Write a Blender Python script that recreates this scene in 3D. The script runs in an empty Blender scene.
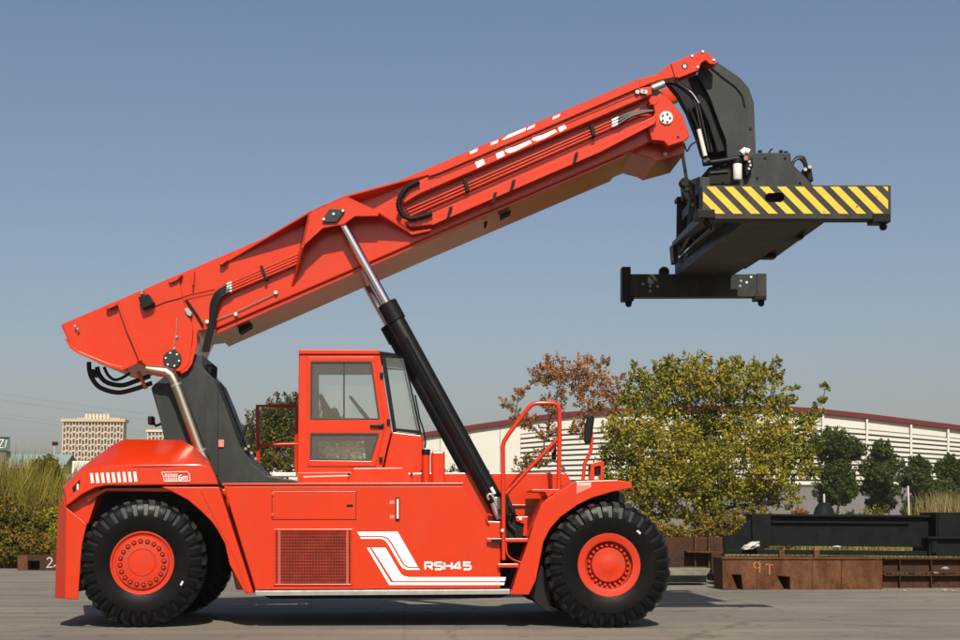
import bpy, bmesh, math, random
import numpy as np
from mathutils import Vector, Matrix
random.seed(7); rng = np.random.default_rng(7)
PI = math.pi
scene = bpy.context.scene
C = scene.collection

# ------------------------------------------------------------------ camera
FPX = 1537.0                       # focal length in photo pixels (960 wide)
PITCH = math.atan(203/FPX); YAW = math.atan(75*math.cos(PITCH)/FPX)
CAM = Vector((0, -20.5, 1.38))
cd = bpy.data.cameras.new('camera'); cam = bpy.data.objects.new('camera', cd); C.objects.link(cam)
cam.location = CAM; cam.rotation_euler = (PI/2+PITCH, 0, -YAW)
cd.sensor_width = 36; cd.lens = 36*FPX/960; cd.clip_start = .1; cd.clip_end = 6000
scene.camera = cam
# ------------------------------------------------------------------ sky, sun, exposure
SUN_EL, SUN_AZ = math.radians(41), math.radians(2)     # azimuth: to the right of straight behind the camera
w = bpy.data.worlds.new('World'); scene.world = w; w.use_nodes = True
nt = w.node_tree; nt.nodes.clear()
sky = nt.nodes.new('ShaderNodeTexSky'); sky.sky_type = 'NISHITA'; sky.sun_disc = False
sky.sun_elevation = SUN_EL; sky.sun_rotation = PI-SUN_AZ
sky.air_density = 1.0; sky.dust_density = 2.5; sky.ozone_density = 2.0; sky.altitude = 0
hsv = nt.nodes.new('ShaderNodeHueSaturation'); hsv.inputs['Saturation'].default_value = 1.05
bg = nt.nodes.new('ShaderNodeBackground'); bg.inputs['Strength'].default_value = .065
wo = nt.nodes.new('ShaderNodeOutputWorld')
nt.links.new(sky.outputs[0], hsv.inputs['Color']); tin = nt.nodes.new('ShaderNodeMix'); tin.data_type = 'RGBA'; tin.blend_type = 'MULTIPLY'; tin.inputs[0].default_value = 1; tin.inputs[7].default_value = (1.05, .965, .94, 1)
nt.links.new(hsv.outputs[0], tin.inputs[6]); nt.links.new(tin.outputs[2], bg.inputs[0]); nt.links.new(bg.outputs[0], wo.inputs[0])
sd = bpy.data.lights.new('sun', 'SUN'); sd.energy = 5.0; sd.angle = math.radians(.55); sd.color = (1, .93, .82)
sun = bpy.data.objects.new('sun', sd); C.objects.link(sun)
sdir = Vector((math.sin(SUN_AZ)*math.cos(SUN_EL), -math.cos(SUN_AZ)*math.cos(SUN_EL), math.sin(SUN_EL)))
sun.rotation_euler = sdir.to_track_quat('Z', 'Y').to_euler(); sun.location = (5, -30, 40)
vs = scene.view_settings; vs.view_transform = 'Standard'; vs.look = 'None'; vs.gamma = 1; vs.exposure = .55; vs.use_curve_mapping = False

# ------------------------------------------------------------------ measuring helpers
_F = Vector((math.sin(YAW)*math.cos(PITCH), math.cos(YAW)*math.cos(PITCH), math.sin(PITCH)))
_R = Vector((math.cos(YAW), -math.sin(YAW), 0)); _U = _R.cross(_F)
def ray(px, py): return _F + _R*((px-480)/FPX) + _U*((320-py)/FPX)
def W(px, py, Y):                    # photo measurement -> point on the upright plane at depth Y
    d = ray(px, py); return CAM + d*((Y-CAM.y)/d.y)
def G(px, py, Z=0):                  # photo measurement -> point at height Z
    d = ray(px, py); return CAM + d*((Z-CAM.z)/d.z)

# ------------------------------------------------------------------ materials
def mat(name, col, rough=.5, metal=0, coat=0, noise=0, nscale=4, bump=0, bscale=60, col2=None, spec=.5, detail=4):
    m = bpy.data.materials.new(name); m.use_nodes = True
    t = m.node_tree; b = t.nodes['Principled BSDF']
    b.inputs['Base Color'].default_value = (*col, 1); b.inputs['Roughness'].default_value = rough
    b.inputs['Metallic'].default_value = metal; b.inputs['Coat Weight'].default_value = coat
    b.inputs['Specular IOR Level'].default_value = spec
    b.inputs['Coat Roughness'].default_value = .12
    if noise or bump or col2:
        tc = t.nodes.new('ShaderNodeTexCoord')
        if noise or col2:
            n = t.nodes.new('ShaderNodeTexNoise'); n.inputs['Scale'].default_value = nscale; n.inputs['Detail'].default_value = detail
            n.inputs['Roughness'].default_value = .65
            t.links.new(tc.outputs['Object'], n.inputs['Vector'])
            r = t.nodes.new('ShaderNodeMapRange'); r.inputs[1].default_value = .3; r.inputs[2].default_value = .7
            t.links.new(n.outputs[0], r.inputs[0])
            mx = t.nodes.new('ShaderNodeMix'); mx.data_type = 'RGBA'
            c2 = col2 if col2 else tuple(c*(1-noise) for c in col)
            mx.inputs[6].default_value = (*col, 1); mx.inputs[7].default_value = (*c2, 1)
            t.links.new(r.outputs[0], mx.inputs[0]); t.links.new(mx.outputs[2], b.inputs['Base Color'])
            r2 = t.nodes.new('ShaderNodeMapRange'); r2.inputs[3].default_value = rough*.85; r2.inputs[4].default_value = min(1, rough*1.2)
            t.links.new(n.outputs[0], r2.inputs[0]); t.links.new(r2.outputs[0], b.inputs['Roughness'])
        if bump:
            n2 = t.nodes.new('ShaderNodeTexNoise'); n2.inputs['Scale'].default_value = bscale; n2.inputs['Detail'].default_value = 3
            t.links.new(tc.outputs['Object'], n2.inputs['Vector'])
            bp = t.nodes.new('ShaderNodeBump'); bp.inputs['Strength'].default_value = bump; bp.inputs['Distance'].default_value = .02
            t.links.new(n2.outputs[0], bp.inputs['Height']); t.links.new(bp.outputs[0], b.inputs['Normal'])
    return m
M = {}
M['red'] = mat('red_paint', (.415, .0215, .0012), .22, coat=.0, spec=.45, col2=(.385, .0195, .0025), nscale=2.2, bump=.10, bscale=2.4)
def wear(m, dust, amt, chip=None, chip_at=.70, scale=(1.6, 1.6, .5)):
    # thin dust streaks and small chips on top of a paint
    t = m.node_tree; b = t.nodes['Principled BSDF']; N = t.nodes.new; L = t.links.new
    tc = N('ShaderNodeTexCoord'); mp = N('ShaderNodeMapping'); mp.inputs['Scale'].default_value = scale; L(tc.outputs['Object'], mp.inputs[0])
    n = N('ShaderNodeTexNoise'); n.inputs['Scale'].default_value = 2.2; n.inputs['Detail'].default_value = 9; n.inputs['Roughness'].default_value = .72; L(mp.outputs[0], n.inputs['Vector'])
    r = N('ShaderNodeMapRange'); r.inputs[1].default_value = .46; r.inputs[2].default_value = .74; r.inputs[4].default_value = amt; L(n.outputs[0], r.inputs[0])
    x = N('ShaderNodeMix'); x.data_type = 'RGBA'; x.inputs[7].default_value = (*dust, 1); src = b.inputs['Base Color'].links[0].from_socket
    L(src, x.inputs[6]); L(r.outputs[0], x.inputs[0]); out = x.outputs[2]
    if chip:
        v = N('ShaderNodeTexNoise'); v.inputs['Scale'].default_value = 11; v.inputs['Detail'].default_value = 7; v.inputs['Roughness'].default_value = .7; L(tc.outputs['Object'], v.inputs['Vector'])
        r3 = N('ShaderNodeMapRange'); r3.inputs[1].default_value = chip_at; r3.inputs[2].default_value = chip_at+.02; L(v.outputs[0], r3.inputs[0])
        y = N('ShaderNodeMix'); y.data_type = 'RGBA'; y.inputs[7].default_value = (*chip, 1); L(out, y.inputs[6]); L(r3.outputs[0], y.inputs[0]); out = y.outputs[2]
    L(out, b.inputs['Base Color'])
wear(M['red'], (.30, .06, .025), .22, (.10, .03, .02), .76)
M['redpipe'] = mat('red_pipe_paint', (.40, .03, .008), .5, spec=.15, noise=.2, nscale=4)
M['redrim'] = mat('rim_paint', (.41, .022, .003), .5, spec=.18, col2=(.36, .022, .006), nscale=6)
M['grey'] = mat('dark_grey_paint', (.0195, .0235, .0225), .45, spec=.18, noise=.2, nscale=3, bump=.04, bscale=12)
wear(M['grey'], (.075, .07, .06), .35, (.012, .012, .012), .74)
M['black'] = mat('black_paint', (.006, .0065, .007), .42, spec=.15, noise=.25, nscale=5)
M['rubber'] = mat('tyre_rubber', (.0020, .0020, .0022), .42, spec=.10, col2=(.0042, .0040, .0038), nscale=5, bump=.1, bscale=45)
def tyre_mat():
    m = M['rubber']; t = m.node_tree; b = t.nodes['Principled BSDF']; N = t.nodes.new; L = t.links.new
    tc = N('ShaderNodeTexCoord'); sx = N('ShaderNodeSeparateXYZ'); L(tc.outputs['Object'], sx.inputs[0])
    cx = N('ShaderNodeCombineXYZ'); L(sx.outputs[0], cx.inputs[0]); L(sx.outputs[2], cx.inputs[2])
    ln = N('ShaderNodeVectorMath'); ln.operation = 'LENGTH'; L(cx.outputs[0], ln.inputs[0])
    n = N('ShaderNodeTexNoise'); n.inputs['Scale'].default_value = 7; n.inputs['Detail'].default_value = 6; L(tc.outputs['Object'], n.inputs['Vector'])
    ad = N('ShaderNodeMath'); ad.operation = 'MULTIPLY_ADD'; ad.inputs[1].default_value = .16; L(n.outputs[0], ad.inputs[0]); L(ln.outputs['Value'], ad.inputs[2])
    r = N('ShaderNodeMapRange'); r.inputs[1].default_value = .86; r.inputs[2].default_value = .95; L(ad.outputs[0], r.inputs[0])
    x = N('ShaderNodeMix'); x.data_type = 'RGBA'; x.inputs[7].default_value = (.052, .048, .042, 1)
    src = b.inputs['Base Color'].links[0].from_socket; L(src, x.inputs[6]); L(r.outputs[0], x.inputs[0]); L(x.outputs[2], b.inputs['Base Color'])
    r2 = N('ShaderNodeMapRange'); r2.inputs[3].default_value = .33; r2.inputs[4].default_value = .75; L(r.outputs[0], r2.inputs[0]); L(r2.outputs[0], b.inputs['Roughness'])
tyre_mat()
M['hose'] = mat('black_hose_and_groove_shade', (.005, .005, .0055), .45, spec=.22)
M['chrome'] = mat('chrome_rod', (.78, .78, .8), .12, metal=1)
wear(M['redrim'], (.16, .06, .035), .5, scale=(3, 3, 3))
M['steel'] = mat('stainless_pipe', (.46, .42, .32), .3, metal=1, noise=.25, nscale=3)
M['galv'] = mat('bare_steel', (.30, .30, .29), .45, metal=.6, noise=.3, nscale=8)
M['white'] = mat('white_print', (.6, .585, .55), .45)
M['whitep'] = mat('white_parts_and_glints', (.50, .49, .45), .4)  # also on bolts, where the white paints in a sunlit glint
M['pale'] = mat('pale_label', (.42, .13, .10), .5)
M['yellow'] = mat('yellow_stripe', (.56, .345, .008), .5, noise=.12, nscale=6)
wear(M['yellow'], (.30, .20, .05), .4, (.03, .03, .03), .665)
M['gloom'] = mat('dark_parts_and_shade', (.008, .0075, .007), .6, spec=.15, noise=.4, nscale=8)  # near-black for dark parts, also painted into recesses lying in shade
M['seat'] = mat('seat_cloth', (.03, .033, .036), .8, spec=.2)
M['trimgrey'] = mat('cab_trim', (.03, .033, .033), .6, spec=.2)
M['brass'] = mat('brown_valve', (.22, .09, .04), .5)
def glass_mat():
    m = bpy.data.materials.new('cab_glass'); m.use_nodes = True; t = m.node_tree; t.nodes.clear()
    o = t.nodes.new('ShaderNodeOutputMaterial'); tr = t.nodes.new('ShaderNodeBsdfTransparent'); tr.inputs[0].default_value = (.955, .975, .965, 1)
    g = t.nodes.new('ShaderNodeBsdfGlossy'); g.inputs['Roughness'].default_value = .02; g.inputs[0].default_value = (.9, .95, .95, 1)
    f = t.nodes.new('ShaderNodeFresnel'); f.inputs[0].default_value = 1.55
    x = t.nodes.new('ShaderNodeMixShader'); t.links.new(f.outputs[0], x.inputs[0]); t.links.new(tr.outputs[0], x.inputs[1]); t.links.new(g.outputs[0], x.inputs[2])
    veil = t.nodes.new('ShaderNodeBsdfDiffuse'); veil.inputs[0].default_value = (.34, .36, .35, 1)      # veil painting in the pale haze the glass reflects
    y = t.nodes.new('ShaderNodeMixShader'); y.inputs[0].default_value = .075; t.links.new(x.outputs[0], y.inputs[1]); t.links.new(veil.outputs[0], y.inputs[2])
    t.links.new(y.outputs[0], o.inputs[0]); return m
M['glass'] = glass_mat()

# ------------------------------------------------------------------ object helpers
def tag(o, label=None, cat=None, group=None, kind=None):
    if label: o['label'] = label
    if cat: o['category'] = cat
    if group: o['group'] = group
    if kind: o['kind'] = kind
    return o
def thing(name, loc, label, cat, group=None):
    o = bpy.data.objects.new(name, None); C.objects.link(o); o.location = loc; o.empty_display_size = .3
    return tag(o, label, cat, group)
def link(name, me, m, parent=None):
    o = bpy.data.objects.new(name, me); C.objects.link(o)
    if m is not None and not me.materials: me.materials.append(M[m] if isinstance(m, str) else m)
    if parent is not None:
        o.parent = parent
        if parent.parent is None and parent.type == 'EMPTY': o.matrix_parent_inverse = Matrix.Translation(-parent.location)
    return o
def bm_obj(name, bm, m, parent=None, smooth=None, bevel=0, seg=2):
    bmesh.ops.recalc_face_normals(bm, faces=bm.faces)
    me = bpy.data.meshes.new(name); bm.to_mesh(me); bm.free()
    if smooth is not None:
        for p in me.polygons: p.use_smooth = True
        me.set_sharp_from_angle(angle=math.radians(smooth))
    o = link(name, me, m, parent)
    if bevel:
        b = o.modifiers.new('bevel', 'BEVEL'); b.width = bevel; b.segments = seg; b.limit_method = 'ANGLE'; b.angle_limit = math.radians(35)
    return o
def pd_obj(name, verts, faces, m, parent=None, smooth=None):
    bm = bmesh.new(); vs_ = [bm.verts.new(v) for v in verts]
    for f in faces: bm.faces.new([vs_[i] for i in f])
    return bm_obj(name, bm, m, parent, smooth)
def loft(name, secs, m, parent=None, bevel=0, cap=True, smooth=None):
    """secs: list of (pixel polygon, Y) with equal counts, skinned one to the next"""
    bm = bmesh.new(); rings = []
    for poly, Y in secs:
        if isinstance(Y, (int, float)): Y = [Y]*len(poly)
        rings.append([bm.verts.new(W(p[0], p[1], y)) for p, y in zip(poly, Y)])
    n = len(rings[0])
    for a, b in zip(rings, rings[1:]):
        for i in range(n): bm.faces.new((a[i], a[(i+1) % n], b[(i+1) % n], b[i]))
    if cap: bm.faces.new(rings[0]); bm.faces.new(rings[-1][::-1])
    return bm_obj(name, bm, m, parent, smooth, bevel)
def prism(name, poly, Y0, Y1, m, parent=None, bevel=.008, holes=(), yref=None, seg=2):
    """upright slab: outline measured on plane Y0 (or yref), running back to Y1, optional holes"""
    yr = Y0 if yref is None else yref
    bm = bmesh.new(); es = []
    for lp in [poly, *holes]:
        v = []
        for p in lp:
            q = W(p[0], p[1], yr); v.append(bm.verts.new((q.x, Y0, q.z)))
        es += [bm.edges.new((v[i], v[(i+1) % len(v)])) for i in range(len(v))]
    if holes: bmesh.ops.triangle_fill(bm, edges=es, use_beauty=True, use_dissolve=False)
    else: bm.faces.new(bm.verts[:])
    r = bmesh.ops.extrude_face_region(bm, geom=bm.faces[:])
    for v in [g for g in r['geom'] if isinstance(g, bmesh.types.BMVert)]: v.co.y = Y1
    return bm_obj(name, bm, m, parent, None, bevel, seg)
def decal(name, poly, Y, m, parent):
    bm = bmesh.new(); v = [bm.verts.new(W(p[0], p[1], Y)) for p in poly]
    bmesh.ops.triangle_fill(bm, edges=[bm.edges.new((v[i], v[(i+1) % len(v)])) for i in range(len(v))], use_beauty=True)
    for f in bm.faces:
        f.normal_update()
        if f.normal.y > 0: f.normal_flip()
    me = bpy.data.meshes.new(name); bm.to_mesh(me); bm.free(); return link(name, me, m, parent)
def box(name, lo, hi, m, parent=None, bevel=.006):
    bm = bmesh.new(); bmesh.ops.create_cube(bm, size=1)
    for v in bm.verts: v.co = [(lo[i]+hi[i])/2 + v.co[i]*(hi[i]-lo[i]) for i in range(3)]
    return bm_obj(name, bm, m, parent, None, bevel)
def pbox(name, x0, y0, x1, y1, Y0, Y1, m, parent=None, bevel=.006):
    return prism(name, [(x0, y0), (x1, y0), (x1, y1), (x0, y1)], Y0, Y1, m, parent, bevel)
def smooth_path(pts, n=6):
    pts = [Vector(p) for p in pts]; out = []
    P = [pts[0]*2-pts[1]] + pts + [pts[-1]*2-pts[-2]]
    for i in range(1, len(P)-2):
        for k in range(n):
            t = k/n; a, b, c, d = P[i-1], P[i], P[i+1], P[i+2]
            out.append(.5*((2*b)+(c-a)*t+(2*a-5*b+4*c-d)*t*t+(3*b-a-3*c+d)*t**3))
    return out+[pts[-1]]
def tube_bm(bm, pts, r, n=8, closed=False):
    pts = [Vector(p) for p in pts]; rs = r if isinstance(r, (list, tuple)) else [r]*len(pts)
    prev = None; rings = []
    for i, p in enumerate(pts):
        t = (pts[min(i+1, len(pts)-1)]-pts[max(i-1, 0)]).normalized()
        if prev is None:
            a = Vector((0, 1, 0)) if abs(t.y) < .8 else Vector((1, 0, 0)); u = t.cross(a).normalized()
        else: u = (prev - t*prev.dot(t)).normalized()
        prev = u; v = t.cross(u)
        rings.append([bm.verts.new(p+(u*math.cos(2*PI*k/n)+v*math.sin(2*PI*k/n))*rs[i]) for k in range(n)])
    for a, b in zip(rings, rings[1:]):
        for k in range(n): bm.faces.new((a[k], a[(k+1) % n], b[(k+1) % n], b[k]))
    bm.faces.new(rings[0]); bm.faces.new(rings[-1][::-1])
def tube(name, pts, r, m, parent=None, n=8, curve=False):
    bm = bmesh.new(); tube_bm(bm, smooth_path(pts) if curve else pts, r, n)
    return bm_obj(name, bm, m, parent, 50)
def ptube(name, pts, Y, r, m, parent=None, n=8, curve=False):
    ys = Y if isinstance(Y, (list, tuple)) else [Y]*len(pts)
    return tube(name, [W(p[0], p[1], y) for p, y in zip(pts, ys)], r, m, parent, n, curve)
def lathe_bm(bm, prof, n=32, axis='Y', c=(0, 0, 0), cap=True):
    rings = []
    for r, y in prof:
        rings.append([bm.verts.new((c[0]+r*math.cos(2*PI*k/n), c[1]+y, c[2]+r*math.sin(2*PI*k/n))) for k in range(n)])
    for a, b in zip(rings, rings[1:]):
        for k in range(n): bm.faces.new((a[k], a[(k+1) % n], b[(k+1) % n], b[k]))
    if cap:
        bm.faces.new(rings[0]); bm.faces.new(rings[-1])
def disc(name, px, py, Y, r, th, m, parent=None, n=24):
    c = W(px, py, Y); bm = bmesh.new(); lathe_bm(bm, [(r*.93, -th), (r, -th*.8), (r, 0)], n, c=c)
    return bm_obj(name, bm, m, parent, 35)
def strokes(name, lines, ox, oy, sx, sy, wd, Y, m, parent, slant=0):
    """print made of straight strokes; unit coords (0..1, y up) -> px frame"""
    bm = bmesh.new()
    for ln in lines:
        P = [Vector((ox+(p[0]+slant*p[1])*sx, oy-p[1]*sy)) for p in ln]
        L = []; R = []
        for i, p in enumerate(P):
            d0 = (p-P[i-1]).normalized() if i else (P[1]-p).normalized()
            d1 = (P[i+1]-p).normalized() if i < len(P)-1 else d0
            n0 = Vector((-d0.y, d0.x)); n1 = Vector((-d1.y, d1.x)); nn = (n0+n1).normalized()
            k = wd/2/max(.5, nn.dot(n0)); e = Vector((0, 0))
            L.append(p+nn*k+e); R.append(p-nn*k+e)
        vl = [bm.verts.new(W(q.x, q.y, Y)) for q in L]; vr = [bm.verts.new(W(q.x, q.y, Y)) for q in R]
        for i in range(len(P)-1): bm.faces.new((vl[i], vl[i+1], vr[i+1], vr[i]))
    for f in bm.faces:
        f.normal_update()
        if f.normal.y > 0: f.normal_flip()
    me = bpy.data.meshes.new(name); bm.to_mesh(me); bm.free(); return link(name, me, m, parent)
YC = 2.20                                          # centre line of the truck
def mirror(o, parent=None):
    """the same part on the far side of the truck"""
    me = o.data.copy(); flip = np.empty(len(me.vertices)*3); me.vertices.foreach_get('co', flip)
    flip = flip.reshape(-1, 3); flip[:, 1] = 2*YC-flip[:, 1]; me.vertices.foreach_set('co', flip.ravel()); me.flip_normals()
    c = bpy.data.objects.new(o.name.split('.')[0], me); C.objects.link(c)
    p = parent or o.parent; c.parent = p
    if p.parent is None and p.type == 'EMPTY': c.matrix_parent_inverse = Matrix.Translation(-p.location)
    for md in o.modifiers:
        b = c.modifiers.new('bevel', 'BEVEL'); b.width = md.width; b.segments = md.segments; b.limit_method = 'ANGLE'; b.angle_limit = md.angle_limit
    return c
def copy_tree(o, parent=None):
    c = o.copy(); C.objects.link(c); c.parent = parent
    for ch in list(o.children): copy_tree(ch, c)
    return c
# ================================================================== the setting
def ground_mats():
    m = bpy.data.materials.new('concrete'); m.use_nodes = True; t = m.node_tree; b = t.nodes['Principled BSDF']; N = t.nodes.new; L = t.links.new
    tc = N('ShaderNodeTexCoord')
    def noise(sc, det=6, rough=.6, stretch=None):
        n = N('ShaderNodeTexNoise'); n.inputs['Scale'].default_value = sc; n.inputs['Detail'].default_value = det; n.inputs['Roughness'].default_value = rough
        if stretch:
            mp = N('ShaderNodeMapping'); mp.inputs['Scale'].default_value = stretch; L(tc.outputs['Object'], mp.inputs[0]); L(mp.outputs[0], n.inputs['Vector'])
        else: L(tc.outputs['Object'], n.inputs['Vector'])
        return n
    def ramp(src, stops):
        r = N('ShaderNodeValToRGB'); r.color_ramp.elements[0].position = stops[0][0]; r.color_ramp.elements[0].color = (*stops[0][1], 1)
        r.color_ramp.elements[1].position = stops[-1][0]; r.color_ramp.elements[1].color = (*stops[-1][1], 1)
        for p, c in stops[1:-1]:
            e = r.color_ramp.elements.new(p); e.color = (*c, 1)
        L(src, r.inputs[0]); return r
    def mixc(a, bsock, fac, mode='MULTIPLY'):
        x = N('ShaderNodeMix'); x.data_type = 'RGBA'; x.blend_type = mode; x.inputs[0].default_value = fac
        L(a, x.inputs[6]); L(bsock, x.inputs[7]); return x.outputs[2]
    base = ramp(noise(.35, 8, .62).outputs[0], [(.3, (.114, .105, .090)), (.5, (.146, .128, .102)), (.7, (.178, .150, .112))])
    fine = ramp(noise(16, 8, .75).outputs[0], [(.25, (.72, .72, .72)), (.5, (1, 1, 1)), (.75, (1.16, 1.15, 1.12))])
    drive = ramp(noise(.9, 5, .55, (.12, 1.3, 1)).outputs[0], [(.38, (.74, .75, .77)), (.55, (1, 1, 1)), (.72, (1.1, 1.07, 1.0))])
    stain = ramp(noise(.8, 5, .6).outputs[0], [(.60, (1, 1, 1)), (.72, (.66, .65, .63))])
    marks = ramp(noise(.55, 3, .5, (.035, 2.6, 1)).outputs[0], [(.32, (.55, .55, .56)), (.43, (1, 1, 1))])
    base2 = mixc(base.outputs[0], marks.outputs[0], .75)
    spots = ramp(noise(2.6, 3, .5).outputs[0], [(.62, (1, 1, 1)), (.70, (.42, .41, .40))])
    base2 = mixc(base2, spots.outputs[0], .6)
    col = mixc(mixc(mixc(base2, fine.outputs[0], 1), drive.outputs[0], .8), stain.outputs[0], .55)
    vo = N('ShaderNodeTexVoronoi'); vo.feature = 'DISTANCE_TO_EDGE'; vo.inputs['Scale'].default_value = .16
    wv = noise(.8, 5); ad = N('ShaderNodeVectorMath'); ad.operation = 'MULTIPLY_ADD'; L(wv.outputs[1], ad.inputs[0]); ad.inputs[1].default_value = (1.4, 1.4, 0)
    L(tc.outputs['Object'], ad.inputs[2]); L(ad.outputs[0], vo.inputs['Vector'])
    cr = ramp(vo.outputs['Distance'], [(.0, (.45, .44, .42)), (.007, (1, 1, 1))])
    br = N('ShaderNodeTexBrick'); br.offset = 0; br.inputs['Scale'].default_value = 1; br.inputs['Brick Width'].default_value = 6; br.inputs['Row Height'].default_value = 5; br.inputs['Mortar Size'].default_value = .035; br.inputs['Mortar Smooth'].default_value = .3
    br.inputs['Color1'].default_value = (1, 1, 1, 1); br.inputs['Color2'].default_value = (.93, .93, .94, 1); br.inputs['Mortar'].default_value = (.55, .54, .52, 1); L(tc.outputs['Object'], br.inputs['Vector'])
    col = mixc(col, br.outputs[0], .35)
    col = mixc(col, cr.outputs[0], .8)
    L(col, b.inputs['Base Color']); b.inputs['Roughness'].default_value = .85
    bp = N('ShaderNodeBump'); bp.inputs['Strength'].default_value = .35; bp.inputs['Distance'].default_value = .02
    L(noise(26, 6, .7).outputs[0], bp.inputs['Height']); L(bp.outputs[0], b.inputs['Normal'])
    M['concrete'] = m
    M['soil'] = mat('dry_soil', (.17, .13, .075), .95, col2=(.10, .10, .045), nscale=.5, bump=.5, bscale=3, detail=8)
ground_mats()
def sheet(name, pts, z, m):
    return tag(pd_obj(name, [(x, y, z) for x, y in pts], [list(range(len(pts)))], m), kind='structure')
sheet('ground', [(-2500, -60), (2500, -60), (2500, 4500), (-2500, 4500)], -.012, 'soil')
edge = []
for i in range(61):                                  # ragged far edge of the concrete yard
    x = 60-i*2.0
    edge.append((x, (27.5 if x < 5 else 27.5-(min(x, 20)-5)*.55) + random.uniform(-.5, .5)))
sheet('concrete_yard', [(-60, -60), (60, -60)]+edge, 0.0, 'concrete')
# ================================================================== the reach stacker
RS = thing('reach_stacker', (-.3, YC, 0), 'orange red container reach stacker with raised boom parked on the concrete yard', 'reach stacker')
YP = .30                                             # near body panel
# ---- central frame
prism('chassis', [(150, 488), (215, 489), (298, 488), (302, 476), (425, 472.5), (566, 472.5), (573, 484), (590, 520), (590, 575), (520, 590), (236, 590), (226, 545), (205, 508), (160, 500)], 1.22, 3.18, 'red', RS, .02)
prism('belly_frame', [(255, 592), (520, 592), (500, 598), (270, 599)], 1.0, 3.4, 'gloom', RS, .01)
# ---- near and far side tank boxes
panel = prism('side_panel', [(223.5, 486), (463, 485.5), (487, 521), (500.5, 521.5), (500.5, 588.5), (255.5, 590)], YP, 1.15, 'red', RS, .012)
mirror(panel)
sill = prism('sill', [(255, 591), (510, 589.5), (510, 594.5), (256, 596)], YP-.05, 1.1, 'galv', RS, .006); mirror(sill)
prism('deck_edge', [(222, 483.2), (463, 482.8), (463, 485), (222, 485.4)], YP-.02, 1.2, 'red', RS, .004)
# hatch door with its seam, hinges and latch
prism('hatch_shadow_gap', [(271.6, 490.5), (356.4, 490.5), (356.4, 520), (271.6, 520)], YP-.002, YP+.01, 'gloom', RS, 0)
hd = prism('hatch_door', [(272.2, 491.1), (355.8, 491.1), (355.8, 519.4), (272.2, 519.4)], YP-.008, YP+.005, 'red', RS, .004)
for yy in (494.5, 515.5): pbox('hinge', 271.4, yy-1.6, 274.2, yy+1.6, YP-.022, YP, 'red', hd, .004)
pbox('latch', 346.5, 504.3, 353, 506.6, YP-.02, YP, 'black', hd, .004)
# radiator grille: a recess with slats
gr = prism('grille', [(273.6, 529), (352.6, 529), (352.6, 585.6), (273.6, 585.6)], YP-.02, YP+.02, 'red', RS, .004, holes=[[(275.6, 531), (350.8, 531), (350.8, 584), (275.6, 584)]])
M['grillegap'] = mat('grille_mesh', (.035, .005, .003), .7, noise=.3, nscale=20)
pbox('grille_back', 275, 530.5, 351.5, 584.5, YP-.0025, YP+.02, 'grillegap', gr, 0)
M['slat'] = mat('grille_slat', (.21, .02, .008), .7, spec=.1, noise=.4, nscale=6)
M['stay'] = mat('grille_stay_paint', (.30, .06, .04), .6, spec=.1)
for k in range(17):
    y0 = 532.0+k*3.09
    pbox('slat', 275.4, y0, 351, y0+1.6, YP-.013, YP-.003, 'slat', gr, 0)
for k in range(26):
    x0 = 276.2+k*2.93
    pbox('slat', x0, 530.9, x0+.8, 584.1, YP-.0165, YP-.0135, 'slat', gr, 0)
for x0 in (278, 346): pbox('grille_stay', x0, 530.9, x0+2.6, 584.1, YP-.019, YP-.0167, 'stay', gr, 0)
# level gauge, small labels
gg = pbox('level_gauge', 395.6, 497.3, 399.6, 520.4, YP-.03, YP+.01, 'black', RS, .006)
pbox('gauge_glass', 396.6, 499, 398.7, 518.8, YP-.036, YP-.029, 'whitep', gg, .002)
for yy in (500.5, 515): decal('gauge_label', [(389.6, yy), (394.4, yy), (394.4, yy+3.6), (389.6, yy+3.6)], YP-.004, 'pale', gg)
# side stripes
ZD = YP-.004
def arc(cx, cy, r, a0, a1, n=6): return [(cx+r*math.cos(math.radians(a0+(a1-a0)*i/n)), cy+r*math.sin(math.radians(a0+(a1-a0)*i/n))) for i in range(n+1)]
decal('stripe', [(357, 531.7), (397.6, 531.7), (418.0, 567.0), (409, 567.0), (405.5, 565.4), (403.6, 563), (392, 543), (389, 539), (385.5, 536.8), (381, 536), (359.6, 536)], ZD, 'white', RS)
decal('stripe', [(360, 537.2), (381, 537.2), (384.8, 538), (388, 540), (390.8, 544), (402.4, 564), (405, 566.8), (408.6, 568.2), (419, 568.2), (420.2, 570), (407, 570), (402.6, 568.2), (400.2, 565.2), (389, 546), (386, 541.6), (383.4, 539.6), (380, 538.9), (361, 538.9)], ZD, 'white', RS)
decal('stripe', [(371.5, 547.7), (385.6, 547.7), (398.5, 570), (401.5, 574.6), (404.5, 576.4), (409, 577.2), (506, 577.2), (505, 581.2), (393, 581.2)], ZD, 'white', RS)
decal('stripe', [(366.8, 547.7), (369.6, 547.7), (391, 582.5), (504.7, 582.5), (504, 585.2), (389.2, 585.2)], ZD, 'white', RS)
# RSH45
RL = {'R': [[(0, 0), (0, 1), (.78, 1), (.95, .85), (.95, .6), (.78, .45), (.25, .45)], [(.45, .45), (.98, 0)]],
      'S': [[(.98, 1), (.2, 1), (.04, .88), (.04, .62), (.2, .52), (.8, .5), (.96, .4), (.96, .14), (.8, 0), (.02, 0)]],
      'H': [[(0, 0), (0, 1)], [(1, 0), (1, 1)], [(0, .5), (1, .5)]],
      '4': [[(.98, .24), (0, .24), (.0, .34), (.62, 1), (.72, 1), (.72, 0)]],
      '5': [[(.95, 1), (.06, 1), (.06, .56), (.8, .56), (.96, .44), (.96, .14), (.8, 0), (.02, 0)]]}
lt = None
for i, ch in enumerate('RSH45'):
    strokes('lettering', RL[ch], 425.3+i*9.55, 569.4, 7.4, 6.8, 1.9, ZD, 'white', RS)
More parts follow.
